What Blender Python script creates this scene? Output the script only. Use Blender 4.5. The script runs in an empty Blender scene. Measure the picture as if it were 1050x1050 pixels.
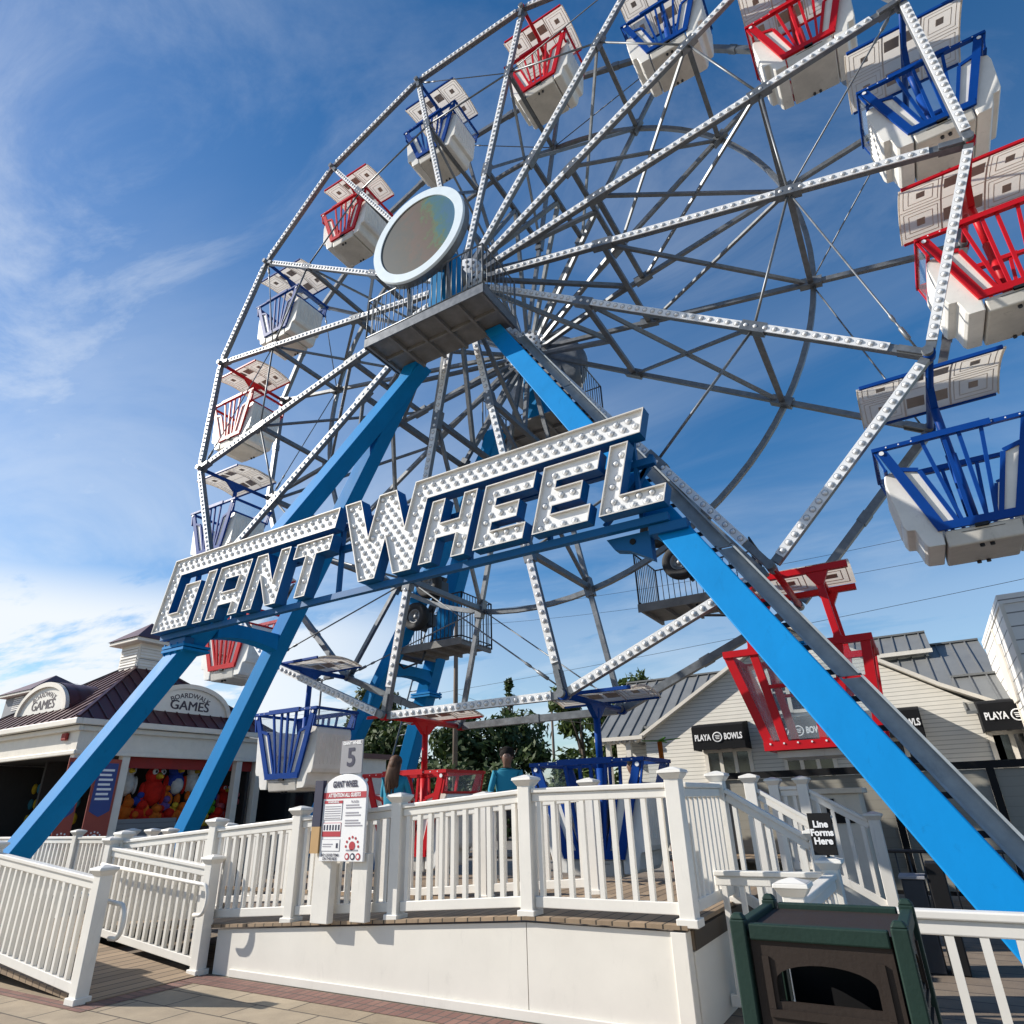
import bpy, bmesh, math, random
from mathutils import Vector as V, Matrix, geometry
random.seed(7)
R_ = math.radians
SC = bpy.context.scene
COL = SC.collection

# ------------------------------------------------------------------ camera
cd = bpy.data.cameras.new('camera'); cam = bpy.data.objects.new('camera', cd); COL.objects.link(cam)
RX = V((0.8546965, 0.51837395, -0.02797023)); DN = V((-0.23740996, 0.34239109, -0.90906812)); FW = V((-0.46166048, 0.78361776, 0.41570761))
m3 = Matrix((RX, -DN, -FW)).transposed()
cam.matrix_world = Matrix.Translation((0, 0, 1.6)) @ m3.to_4x4()
cd.sensor_fit = 'HORIZONTAL'; cd.sensor_width = 36.0; cd.lens = 36.0 * 657.35 / 1050
cd.clip_start = 0.05; cd.clip_end = 4000
SC.camera = cam

# ------------------------------------------------------------------ light
SUN = V((-0.79, -0.335, 0.515)).normalized()
sun_el = math.asin(SUN.z)
w = bpy.data.worlds.new('World'); SC.world = w; w.use_nodes = True
nt = w.node_tree; N = nt.nodes; L = nt.links; N.clear()
sky = N.new('ShaderNodeTexSky'); sky.sky_type = 'NISHITA'; sky.sun_disc = False
sky.sun_elevation = sun_el; sky.sun_rotation = math.atan2(SUN.x, SUN.y)
sky.air_density = 1.0; sky.dust_density = 0.6; sky.ozone_density = 2.2
hs = N.new('ShaderNodeHueSaturation'); hs.inputs['Saturation'].default_value = 1.36; hs.inputs['Value'].default_value = 1.0
L.new(sky.outputs[0], hs.inputs['Color'])
tc = N.new('ShaderNodeTexCoord')
def wmath(op, a, b=None, clamp=False):
    n = N.new('ShaderNodeMath'); n.operation = op; n.use_clamp = clamp
    for i, x in enumerate((a, b)):
        if x is None: continue
        if isinstance(x, (int, float)): n.inputs[i].default_value = x
        else: L.new(x, n.inputs[i])
    return n.outputs[0]
sep = N.new('ShaderNodeSeparateXYZ'); L.new(tc.outputs['Generated'], sep.inputs[0])
zc = wmath('MAXIMUM', sep.outputs['Z'], 0.02)
za = wmath('ADD', zc, 0.12)
px_ = wmath('DIVIDE', sep.outputs['X'], za); py_ = wmath('DIVIDE', sep.outputs['Y'], za)
cb = N.new('ShaderNodeCombineXYZ'); L.new(px_, cb.inputs[0]); L.new(py_, cb.inputs[1])
def wnoise(scale, detail, rough, dist, stretch, rot, off=(0, 0, 0)):
    mp = N.new('ShaderNodeMapping'); mp.inputs['Scale'].default_value = stretch; mp.inputs['Rotation'].default_value = (0, 0, rot); mp.inputs['Location'].default_value = off
    L.new(cb.outputs[0], mp.inputs[0])
    n = N.new('ShaderNodeTexNoise'); n.inputs['Scale'].default_value = scale; n.inputs['Detail'].default_value = detail
    n.inputs['Roughness'].default_value = rough; n.inputs['Distortion'].default_value = dist
    L.new(mp.outputs[0], n.inputs['Vector']); return n.outputs['Fac']
def wramp(x, a, b, o0=0.0, o1=1.0):
    r = N.new('ShaderNodeMapRange'); r.interpolation_type = 'SMOOTHSTEP'
    r.inputs[1].default_value = a; r.inputs[2].default_value = b; r.inputs[3].default_value = o0; r.inputs[4].default_value = o1
    L.new(x, r.inputs[0]); return r.outputs[0]
cir = wramp(wnoise(1.9, 10, 0.66, 0.7, (0.9, 1.35, 1), -0.6, (3.1, 0.4, 0)), 0.38, 0.74, 0, 0.60)
big = wramp(wnoise(0.55, 3, 0.5, 0.2, (1, 1, 1), 0, (1.7, 5.2, 0)), 0.34, 0.60)
cir = wmath('MULTIPLY', cir, big)
# more veil towards the left and low in the sky
left = wramp(sep.outputs['X'], 0.15, -0.8, 0.2, 1.0)
cir = wmath('MULTIPLY', cir, left)
veil = wmath('MULTIPLY', wramp(wnoise(0.9, 8, 0.6, 0.6, (0.6, 1.3, 1), 0.3, (8, 2, 0)), 0.32, 0.72, 0.0, 0.55), wmath('MULTIPLY', wramp(zc, 0.85, 0.2, 0.0, 1.0), wramp(sep.outputs['X'], 0.0, -0.75, 0.55, 1.0)))
cum = wramp(wnoise(1.5, 12, 0.62, 0.2, (0.55, 1.25, 1), 0.45, (0.35, 2.2, 0)), 0.38, 0.50, 0, 1.0)
cum = wmath('MULTIPLY', cum, wramp(zc, 0.33, 0.23, 0.0, 1.0))
cum = wmath('MULTIPLY', cum, wramp(sep.outputs['X'], -0.5, -0.82, 0.22, 1.0))
tot = wmath('MAXIMUM', wmath('MAXIMUM', cir, veil), cum, True)
mx = N.new('ShaderNodeMix'); mx.data_type = 'RGBA'
L.new(tot, mx.inputs[0]); L.new(hs.outputs[0], mx.inputs[6]); mx.inputs[7].default_value = (6.1, 6.5, 6.9, 1)
bg = N.new('ShaderNodeBackground'); bg.inputs['Strength'].default_value = 0.104
wo = N.new('ShaderNodeOutputWorld'); L.new(mx.outputs[2], bg.inputs[0]); L.new(bg.outputs[0], wo.inputs[0])

sl = bpy.data.lights.new('sun', 'SUN'); sl.energy = 4.9; sl.angle = R_(0.5); sl.color = (1.0, 0.94, 0.85)
so = bpy.data.objects.new('sun', sl); COL.objects.link(so)
so.rotation_euler = SUN.to_track_quat('Z', 'Y').to_euler(); so.location = (-30, -15, 40)
SC.view_settings.view_transform = 'Standard'; SC.view_settings.look = 'None'
SC.view_settings.exposure = 0.5; SC.view_settings.gamma = 1.0; SC.view_settings.use_curve_mapping = False

# ------------------------------------------------------------------ materials
def mat(name, col, rough=0.5, metal=0.0, var=0.12, vscale=3.0, bump=0.0, bscale=40.0, spec=0.5, coat=0.0, stretch=(1, 1, 1), fine=0.0):
    m = bpy.data.materials.new(name); m.use_nodes = True
    t = m.node_tree; n = t.nodes; b = n['Principled BSDF']
    b.inputs['Roughness'].default_value = rough; b.inputs['Metallic'].default_value = metal
    b.inputs['Specular IOR Level'].default_value = spec; b.inputs['Coat Weight'].default_value = coat
    b.inputs['Base Color'].default_value = (*col, 1)
    c = n.new('ShaderNodeTexCoord'); mp = n.new('ShaderNodeMapping'); mp.inputs['Scale'].default_value = stretch
    t.links.new(c.outputs['Object'], mp.inputs[0])
    if var > 0:
        ns = n.new('ShaderNodeTexNoise'); ns.inputs['Scale'].default_value = vscale; ns.inputs['Detail'].default_value = 6; ns.inputs['Roughness'].default_value = 0.65
        t.links.new(mp.outputs[0], ns.inputs['Vector'])
        mr = n.new('ShaderNodeMapRange'); mr.inputs[1].default_value = 0.28; mr.inputs[2].default_value = 0.72
        mr.inputs[3].default_value = 1 - var; mr.inputs[4].default_value = 1 + var
        t.links.new(ns.outputs['Fac'], mr.inputs[0])
        sc_out = mr.outputs[0]
        if fine > 0:   # scuffs, stains and runs
            n3 = n.new('ShaderNodeTexNoise'); n3.inputs['Scale'].default_value = 5; n3.inputs['Detail'].default_value = 10; n3.inputs['Roughness'].default_value = 0.75; n3.inputs['Distortion'].default_value = 0.6
            m3_ = n.new('ShaderNodeMapping'); m3_.inputs['Scale'].default_value = (1.6, 1.6, 0.5); t.links.new(c.outputs['Object'], m3_.inputs[0]); t.links.new(m3_.outputs[0], n3.inputs['Vector'])
            r3 = n.new('ShaderNodeMapRange'); r3.interpolation_type = 'SMOOTHSTEP'; r3.inputs[1].default_value = 0.55; r3.inputs[2].default_value = 0.74; r3.inputs[3].default_value = 1.0; r3.inputs[4].default_value = 1.0 - fine
            t.links.new(n3.outputs['Fac'], r3.inputs[0]); ml = n.new('ShaderNodeMath'); ml.operation = 'MULTIPLY'; t.links.new(mr.outputs[0], ml.inputs[0]); t.links.new(r3.outputs[0], ml.inputs[1]); sc_out = ml.outputs[0]
        vm = n.new('ShaderNodeVectorMath'); vm.operation = 'SCALE'; vm.inputs[0].default_value = col
        t.links.new(sc_out, vm.inputs['Scale']); t.links.new(vm.outputs[0], b.inputs['Base Color'])
        rr = n.new('ShaderNodeMapRange'); rr.inputs[3].default_value = max(0.03, rough - 0.1); rr.inputs[4].default_value = min(1, rough + 0.12)
        t.links.new(ns.outputs['Fac'], rr.inputs[0]); t.links.new(rr.outputs[0], b.inputs['Roughness'])
    if bump > 0:
        n2 = n.new('ShaderNodeTexNoise'); n2.inputs['Scale'].default_value = bscale; n2.inputs['Detail'].default_value = 5
        t.links.new(mp.outputs[0], n2.inputs['Vector'])
        bp = n.new('ShaderNodeBump'); bp.inputs['Strength'].default_value = bump; bp.inputs['Distance'].default_value = 0.01
        t.links.new(n2.outputs['Fac'], bp.inputs['Height']); t.links.new(bp.outputs[0], b.inputs['Normal'])
    return m
def glassy(name, col, alpha_mix, rough=0.05):
    m = bpy.data.materials.new(name); m.use_nodes = True; t = m.node_tree; n = t.nodes
    b = n['Principled BSDF']; b.inputs['Base Color'].default_value = (*col, 1); b.inputs['Roughness'].default_value = rough
    tr = n.new('ShaderNodeBsdfTransparent'); tr.inputs[0].default_value = (0.93, 0.95, 0.96, 1)
    mi = n.new('ShaderNodeMixShader'); mi.inputs[0].default_value = alpha_mix
    ns = n.new('ShaderNodeTexNoise'); ns.inputs['Scale'].default_value = 6; mr = n.new('ShaderNodeMapRange')
    mr.inputs[3].default_value = alpha_mix * 0.8; mr.inputs[4].default_value = alpha_mix * 1.2
    t.links.new(ns.outputs['Fac'], mr.inputs[0]); t.links.new(mr.outputs[0], mi.inputs[0])
    t.links.new(tr.outputs[0], mi.inputs[1]); t.links.new(b.outputs[0], mi.inputs[2]); t.links.new(mi.outputs[0], n['Material Output'].inputs[0])
    return m
M = {}
M['blue'] = mat('tower_blue_paint', (0.001, 0.20, 0.50), 0.6, var=0.09, vscale=2.0, spec=0.14, stretch=(1, 1, .35), bump=.04, bscale=14, fine=.22)
M['sblue'] = mat('sign_side_blue', (0.002, 0.105, 0.29), 0.5, var=0.08, vscale=3, spec=0.3)
M['galv'] = mat('galvanised_steel', (0.155, 0.168, 0.182), 0.42, metal=0.35, var=0.28, vscale=7)
M['tray'] = mat('cable_tray_steel', (0.30, 0.33, 0.34), 0.5, metal=0.2, var=0.2, vscale=5, fine=.25)
M['strip'] = mat('white_light_channel', (0.78, 0.79, 0.80), 0.42, var=0.10, vscale=5)
M['bulb'] = mat('bulb_cap', (0.78, 0.79, 0.80), 0.2, var=0.05, spec=0.7)
M['collar'] = mat('bulb_socket', (0.45, 0.46, 0.47), 0.5, var=0.1)
M['dark'] = mat('dark_steel', (0.045, 0.048, 0.055), 0.5, metal=0.3, var=0.2)
M['grat'] = mat('platform_underside', (0.20, 0.195, 0.185), 0.7, var=0.25, vscale=4)
M['red'] = mat('gondola_red', (0.50, 0.007, 0.014), 0.42, var=0.08, spec=0.22)
M['gblue'] = mat('gondola_blue', (0.002, 0.048, 0.26), 0.45, var=0.08, spec=0.16)
M['shell'] = mat('seat_shell_plastic', (0.76, 0.74, 0.69), 0.38, var=0.09, vscale=2.5, fine=.25)
M['canopy'] = mat('canopy_plastic', (0.80, 0.75, 0.67), 0.45, var=0.10, vscale=3)
_t = M['canopy'].node_tree; _b = _t.nodes['Principled BSDF']; _tr = _t.nodes.new('ShaderNodeBsdfTranslucent'); _tr.inputs[0].default_value = (0.86, 0.80, 0.71, 1)
_ms = _t.nodes.new('ShaderNodeMixShader'); _ms.inputs[0].default_value = 0.45   # thin milky plastic lets the sun glow through
_t.links.new(_b.outputs[0], _ms.inputs[1]); _t.links.new(_tr.outputs[0], _ms.inputs[2]); _t.links.new(_ms.outputs[0], _t.nodes['Material Output'].inputs[0])
M['canline'] = mat('canopy_panel_line', (0.60, 0.54, 0.47), 0.5, var=0.1)
M['cansq'] = mat('canopy_square', (0.36, 0.30, 0.25), 0.5, var=0.1)
M['box'] = mat('underbox_plastic', (0.60, 0.57, 0.51), 0.5, var=0.14, vscale=2.5, fine=.3)
M['plexi'] = glassy('plexiglass', (0.70, 0.80, 0.88), 0.08)
M['vinyl'] = mat('white_vinyl', (0.72, 0.695, 0.64), 0.36, var=0.06, vscale=2.2, fine=.16)
M['skirt'] = mat('white_skirt_panel', (0.71, 0.68, 0.615), 0.5, var=0.05, vscale=1.6, bump=0.05, bscale=8, fine=.10)
M['fascia'] = mat('white_trim_paint', (0.70, 0.655, 0.575), 0.5, var=0.07, fine=.15)
M['wood'] = None
M['rubber'] = mat('tyre_rubber', (0.018, 0.018, 0.019), 0.75, var=0.2, bump=0.3)
M['chrome'] = mat('wheel_rim_metal', (0.22, 0.225, 0.23), 0.5, metal=0.5, var=0.15)
M['black'] = mat('black_paint', (0.008, 0.008, 0.009), 0.6, spec=.25, var=0.1)
M['white'] = mat('sign_white', (0.80, 0.80, 0.80), 0.45, var=0.03)
M['awn'] = mat('awning_canvas', (0.007, 0.0075, 0.009), 0.85, var=0.15, bump=0.15, bscale=90, spec=.2)
M['glass'] = mat('window_glass', (0.012, 0.015, 0.018), 0.06, var=0.1, spec=0.8)
M['bark'] = mat('tree_bark', (0.10, 0.075, 0.055), 0.9, var=0.3, bump=0.6)
M['polewood'] = mat('pole_wood', (0.17, 0.13, 0.10), 0.85, var=0.25, stretch=(1, 1, 0.1), bump=0.3)
M['bin_green'] = mat('bin_green_frame', (0.008, 0.027, 0.020), 0.65, spec=.3, var=0.14, vscale=6, bump=0.12, bscale=60)
M['bin_brown'] = mat('bin_brown_panel', (0.024, 0.016, 0.012), 0.65, spec=.3, var=0.15, vscale=6, bump=0.12, bscale=60)
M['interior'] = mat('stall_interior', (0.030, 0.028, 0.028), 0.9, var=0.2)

def planks(name, col, pitch, axis, dark=0.35, gap=0.06, rough=0.75, var=0.3):
    """boards running along the other axis; gaps are a darker tone of the board colour"""
    m = bpy.data.materials.new(name); m.use_nodes = True; t = m.node_tree; n = t.nodes; b = n['Principled BSDF']
    c = n.new('ShaderNodeTexCoord'); sx = n.new('ShaderNodeSeparateXYZ'); t.links.new(c.outputs['Object'], sx.inputs[0])
    d = n.new('ShaderNodeMath'); d.operation = 'DIVIDE'; d.inputs[1].default_value = pitch; t.links.new(sx.outputs[axis], d.inputs[0])
    fr = n.new('ShaderNodeMath'); fr.operation = 'FRACT'; t.links.new(d.outputs[0], fr.inputs[0])
    fl = n.new('ShaderNodeMath'); fl.operation = 'FLOOR'; t.links.new(d.outputs[0], fl.inputs[0])
    wn = n.new('ShaderNodeTexWhiteNoise'); wn.noise_dimensions = '1D'; t.links.new(fl.outputs[0], wn.inputs['W'])
    ns = n.new('ShaderNodeTexNoise'); ns.inputs['Scale'].default_value = 6; ns.inputs['Detail'].default_value = 8
    mp = n.new('ShaderNodeMapping'); s = [0.35, 0.35, 0.35]; s['XYZ'.index(axis)] = 4; mp.inputs['Scale'].default_value = s
    t.links.new(c.outputs['Object'], mp.inputs[0]); t.links.new(mp.outputs[0], ns.inputs['Vector'])
    ad = n.new('ShaderNodeMath'); ad.operation = 'ADD'; t.links.new(wn.outputs['Value'], ad.inputs[0]); t.links.new(ns.outputs['Fac'], ad.inputs[1])
    mr = n.new('ShaderNodeMapRange'); mr.inputs[1].default_value = 0.3; mr.inputs[2].default_value = 1.7; mr.inputs[3].default_value = 1 - var; mr.inputs[4].default_value = 1 + var
    t.links.new(ad.outputs[0], mr.inputs[0])
    vm = n.new('ShaderNodeVectorMath'); vm.operation = 'SCALE'; vm.inputs[0].default_value = col; t.links.new(mr.outputs[0], vm.inputs['Scale'])
    gt = n.new('ShaderNodeMath'); gt.operation = 'LESS_THAN'; gt.inputs[1].default_value = gap; t.links.new(fr.outputs[0], gt.inputs[0])
    mx = n.new('ShaderNodeMix'); mx.data_type = 'RGBA'; t.links.new(gt.outputs[0], mx.inputs[0]); t.links.new(vm.outputs[0], mx.inputs[6])
    mx.inputs[7].default_value = (col[0] * dark, col[1] * dark, col[2] * dark, 1)
    t.links.new(mx.outputs[2], b.inputs['Base Color']); b.inputs['Roughness'].default_value = rough
    bp = n.new('ShaderNodeBump'); bp.inputs['Strength'].default_value = 0.5; bp.inputs['Distance'].default_value = 0.012; bp.invert = True
    t.links.new(gt.outputs[0], bp.inputs['Height']); t.links.new(bp.outputs[0], b.inputs['Normal'])
    return m
M['deck'] = planks('deck_boards', (0.27, 0.195, 0.125), 0.14, 'X', 0.12, 0.10)
M['deckedge'] = planks('deck_edge_boards', (0.20, 0.15, 0.105), 0.14, 'X', 0.3, 0.08)

def bricktex(name, c1, c2, mortar, bw, bh, mort=0.012, off=0.5, rot=0.0, rough=0.8, bump=0.3, axes='XY'):
    m = bpy.data.materials.new(name); m.use_nodes = True; t = m.node_tree; n = t.nodes; b = n['Principled BSDF']
    c = n.new('ShaderNodeTexCoord'); mp = n.new('ShaderNodeMapping'); mp.inputs['Rotation'].default_value = (0, 0, rot)
    t.links.new(c.outputs['Object'], mp.inputs[0])
    br = n.new('ShaderNodeTexBrick'); br.offset = off; br.inputs['Scale'].default_value = 1.0
    br.inputs['Brick Width'].default_value = bw; br.inputs['Row Height'].default_value = bh; br.inputs['Mortar Size'].default_value = mort
    br.inputs['Color1'].default_value = (*c1, 1); br.inputs['Color2'].default_value = (*c2, 1); br.inputs['Mortar'].default_value = (*mortar, 1)
    br.inputs['Bias'].default_value = 0.0
    t.links.new(mp.outputs[0], br.inputs['Vector'])
    ns = n.new('ShaderNodeTexNoise'); ns.inputs['Scale'].default_value = 2.2; ns.inputs['Detail'].default_value = 9; ns.inputs['Roughness'].default_value = 0.7
    t.links.new(c.outputs['Object'], ns.inputs['Vector'])
    mr = n.new('ShaderNodeMapRange'); mr.inputs[1].default_value = 0.25; mr.inputs[2].default_value = 0.75; mr.inputs[3].default_value = 0.72; mr.inputs[4].default_value = 1.22
    t.links.new(ns.outputs['Fac'], mr.inputs[0])
    vm = n.new('ShaderNodeVectorMath'); vm.operation = 'SCALE'; t.links.new(br.outputs['Color'], vm.inputs[0]); t.links.new(mr.outputs[0], vm.inputs['Scale'])
    t.links.new(vm.outputs[0], b.inputs['Base Color']); b.inputs['Roughness'].default_value = rough
    n2 = n.new('ShaderNodeTexNoise'); n2.inputs['Scale'].default_value = 60; t.links.new(c.outputs['Object'], n2.inputs['Vector'])
    ad = n.new('ShaderNodeMath'); ad.operation = 'MULTIPLY_ADD'; ad.inputs[1].default_value = -1.0
    t.links.new(br.outputs['Fac'], ad.inputs[0]); t.links.new(n2.outputs['Fac'], ad.inputs[2])
    bp = n.new('ShaderNodeBump'); bp.inputs['Strength'].default_value = bump; bp.inputs['Distance'].default_value = 0.008
    t.links.new(ad.outputs[0], bp.inputs['Height']); t.links.new(bp.outputs[0], b.inputs['Normal'])
    return m
M['paver'] = bricktex('tan_pavers', (0.275, 0.215, 0.145), (0.34, 0.275, 0.19), (0.085, 0.068, 0.05), 0.80, 0.40, 0.010, 0.5)
M['edging'] = bricktex('red_brick_edging', (0.16, 0.075, 0.06), (0.21, 0.11, 0.085), (0.07, 0.055, 0.05), 0.10, 0.30, 0.008, 0.0)
M['asphalt'] = mat('concrete_ground', (0.17, 0.155, 0.135), 0.9, var=0.25, vscale=1.5, bump=0.4, bscale=80)
M['ridebase'] = bricktex('ride_base_slab', (0.175, 0.135, 0.10), (0.20, 0.16, 0.12), (0.05, 0.04, 0.035), 2.4, 0.30, 0.010, 0.3)
def bands(name, col, pitch, axis='Z', line=0.12, dark=0.45, rough=0.55, var=0.06, bump=0.8):
    """lapped siding: saw-tooth bump and a thin line under every board"""
    m = bpy.data.materials.new(name); m.use_nodes = True; t = m.node_tree; n = t.nodes; b = n['Principled BSDF']
    c = n.new('ShaderNodeTexCoord'); sx = n.new('ShaderNodeSeparateXYZ'); t.links.new(c.outputs['Object'], sx.inputs[0])
    d = n.new('ShaderNodeMath'); d.operation = 'DIVIDE'; d.inputs[1].default_value = pitch; t.links.new(sx.outputs[axis], d.inputs[0])
    fr = n.new('ShaderNodeMath'); fr.operation = 'FRACT'; t.links.new(d.outputs[0], fr.inputs[0])
    gt = n.new('ShaderNodeMath'); gt.operation = 'LESS_THAN'; gt.inputs[1].default_value = line; t.links.new(fr.outputs[0], gt.inputs[0])
    ns = n.new('ShaderNodeTexNoise'); ns.inputs['Scale'].default_value = 1.7; ns.inputs['Detail'].default_value = 7; t.links.new(c.outputs['Object'], ns.inputs['Vector'])
    mr = n.new('ShaderNodeMapRange'); mr.inputs[3].default_value = 1 - var * 2; mr.inputs[4].default_value = 1 + var * 2; t.links.new(ns.outputs['Fac'], mr.inputs[0])
    vm = n.new('ShaderNodeVectorMath'); vm.operation = 'SCALE'; vm.inputs[0].default_value = col; t.links.new(mr.outputs[0], vm.inputs['Scale'])
    mx = n.new('ShaderNodeMix'); mx.data_type = 'RGBA'; t.links.new(gt.outputs[0], mx.inputs[0]); t.links.new(vm.outputs[0], mx.inputs[6])
    mx.inputs[7].default_value = (col[0] * dark, col[1] * dark, col[2] * dark, 1)
    t.links.new(mx.outputs[2], b.inputs['Base Color']); b.inputs['Roughness'].default_value = rough
    bp = n.new('ShaderNodeBump'); bp.inputs['Strength'].default_value = bump; bp.inputs['Distance'].default_value = 0.02; bp.invert = True
    t.links.new(fr.outputs[0], bp.inputs['Height']); t.links.new(bp.outputs[0], b.inputs['Normal'])
    return m
M['siding'] = bands('lapped_siding', (0.66, 0.63, 0.56), 0.115, 'Z', 0.14, 0.55)
M['siding2'] = bands('white_clapboard', (0.74, 0.72, 0.68), 0.31, 'Z', 0.09, 0.3)
M['panel'] = bands('beige_fence_panel', (0.27, 0.255, 0.215), 0.15, 'Z', 0.05, 0.8, bump=0.2)
M['roofgrey'] = mat('grey_metal_roof', (0.21, 0.215, 0.21), 0.42, metal=0.2, var=0.12, vscale=1.2)
M['roofmaroon'] = mat('maroon_metal_roof', (0.072, 0.016, 0.020), 0.42, metal=0.1, var=0.15, vscale=1.4)
M['maroonseam'] = mat('maroon_roof_seam', (0.060, 0.022, 0.026), 0.33, var=0.1)

def leafmat(name, a, bcol):
    m = bpy.data.materials.new(name); m.use_nodes = True; t = m.node_tree; n = t.nodes; b = n['Principled BSDF']
    g = n.new('ShaderNodeNewGeometry'); mx = n.new('ShaderNodeMix'); mx.data_type = 'RGBA'
    t.links.new(g.outputs['Random Per Island'], mx.inputs[0]); mx.inputs[6].default_value = (*a, 1); mx.inputs[7].default_value = (*bcol, 1)
    t.links.new(mx.outputs[2], b.inputs['Base Color']); b.inputs['Roughness'].default_value = 0.6
    b.inputs['Specular IOR Level'].default_value = 0.3
    tr = n.new('ShaderNodeBsdfTranslucent'); t.links.new(mx.outputs[2], tr.inputs[0])
    ms = n.new('ShaderNodeMixShader'); ms.inputs[0].default_value = 0.25
    t.links.new(b.outputs[0], ms.inputs[1]); t.links.new(tr.outputs[0], ms.inputs[2]); t.links.new(ms.outputs[0], n['Material Output'].inputs[0])
    return m
M['leaf1'] = leafmat('foliage_dark', (0.026, 0.048, 0.014), (0.070, 0.105, 0.030))
M['leaf2'] = leafmat('foliage_mid', (0.038, 0.066, 0.016), (0.10, 0.14, 0.038))
M['leaf3'] = leafmat('foliage_olive', (0.045, 0.060, 0.018), (0.10, 0.115, 0.036))

# ------------------------------------------------------------------ mesh builder
class MB:
    def __init__(s): s.v = []; s.f = []; s.mi = []; s.sm = []
    def face(s, idx, mi=0, sm=False): s.f.append(tuple(idx)); s.mi.append(mi); s.sm.append(sm)
    def hexa(s, c, mi=0):
        b = len(s.v); s.v += [V(p) for p in c]
        for q in ((3, 2, 1, 0), (4, 5, 6, 7), (0, 1, 5, 4), (1, 2, 6, 5), (2, 3, 7, 6), (3, 0, 4, 7)): s.face([b + i for i in q], mi)
        return s
    def box(s, lo, hi, mi=0):
        x0, y0, z0 = lo; x1, y1, z1 = hi
        return s.hexa([(x0, y0, z0), (x1, y0, z0), (x1, y1, z0), (x0, y1, z0), (x0, y0, z1), (x1, y0, z1), (x1, y1, z1), (x0, y1, z1)], mi)
    def beam(s, p, q, wd, ht, up=(0, 0, 1), mi=0, w2=None, h2=None):
        p = V(p); q = V(q); d = (q - p).normalized(); up = V(up)
        sd = d.cross(up)
        if sd.length < 1e-5: sd = d.cross(V((1, 0, 0)))
        sd.normalize(); u = sd.cross(d).normalized()
        w2 = wd if w2 is None else w2; h2 = ht if h2 is None else h2
        c = []
        for o, a, b in ((p, wd, ht), (q, w2, h2)):
            for sx, sy in ((-1, -1), (1, -1), (1, 1), (-1, 1)): c.append(o + sd * (sx * a / 2) + u * (sy * b / 2))
        return s.hexa(c, mi)
    def tube(s, p, q, r, n=10, mi=0, r2=None, caps=True):
        p = V(p); q = V(q); d = (q - p).normalized(); a = d.orthogonal().normalized(); b = d.cross(a); r2 = r if r2 is None else r2
        k = len(s.v)
        for o, rr in ((p, r), (q, r2)):
            for i in range(n):
                t = 2 * math.pi * i / n; s.v.append(o + a * (rr * math.cos(t)) + b * (rr * math.sin(t)))
        for i in range(n):
            j = (i + 1) % n; s.face((k + i, k + j, k + n + j, k + n + i), mi, True)
        if caps:
            s.face([k + i for i in range(n)][::-1], mi); s.face([k + n + i for i in range(n)], mi)
        return s
    def path(s, pts, r, n=8, mi=0):
        pts = [V(p) for p in pts]; rings = []
        a = None
        for i, p in enumerate(pts):
            d = (pts[min(i + 1, len(pts) - 1)] - pts[max(i - 1, 0)]).normalized()
            if a is None: a = d.orthogonal().normalized()
            a = (a - d * a.dot(d)).normalized(); b = d.cross(a); k = len(s.v)
            rr = r[i] if isinstance(r, (list, tuple)) else r
            for j in range(n):
                t = 2 * math.pi * j / n; s.v.append(p + a * (rr * math.cos(t)) + b * (rr * math.sin(t)))
            rings.append(k)
        for k0, k1 in zip(rings, rings[1:]):
            for j in range(n):
                l = (j + 1) % n; s.face((k0 + j, k0 + l, k1 + l, k1 + j), mi, True)
        s.face([rings[0] + j for j in range(n)][::-1], mi); s.face([rings[-1] + j for j in range(n)], mi)
        return s
    def dome(s, c, nrm, r, n=8, mi=0, flat=0.8, collar=None):
        c = V(c); d = V(nrm).normalized(); a = d.orthogonal().normalized(); b = d.cross(a); k = len(s.v)
        prof = ((0, 1.0), (0.5, 0.9), (0.83, 0.62), (1.0, 0.24))
        for hgt, rr in prof:
            for i in range(n):
                t = 2 * math.pi * i / n; s.v.append(c + d * (hgt * r * flat) + a * (rr * r * math.cos(t)) + b * (rr * r * math.sin(t)))
        for g in range(3):
            for i in range(n):
                j = (i + 1) % n; s.face((k + g * n + i, k + g * n + j, k + (g + 1) * n + j, k + (g + 1) * n + i), mi, True)
        s.face([k + 3 * n + i for i in range(n)], mi, True)
        if collar is not None:
            k = len(s.v); h_ = d * .006
            for rr, hh in ((1.0, 0), (1.38, 0)):
                for i in range(n):
                    t = 2 * math.pi * i / n; s.v.append(c + h_ + a * (rr * r * math.cos(t)) + b * (rr * r * math.sin(t)))
            for i in range(n): j = (i + 1) % n; s.face((k + i, k + j, k + n + j, k + n + i), collar, False)
        return s
    def prism(s, poly, fr, d0, d1, mi=0, mside=None, smooth_side=False):
        """poly of 2-D points in frame fr=(origin, ax, ay, an) pushed from d0 to d1 along an"""
        o, ax, ay, an = [V(x) for x in fr]; n = len(poly); k = len(s.v)
        for dd in (d0, d1):
            for (x, y) in poly: s.v.append(o + ax * x + ay * y + an * dd)
        tri = geometry.tessellate_polygon([[V((x, y, 0)) for x, y in poly]])
        for t in tri: s.face([k + i for i in t], mi); s.face([k + n + i for i in t[::-1]], mi)
        ms = mi if mside is None else mside
        for i in range(n):
            j = (i + 1) % n; s.face((k + i, k + j, k + n + j, k + n + i), ms, smooth_side)
        return s
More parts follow.
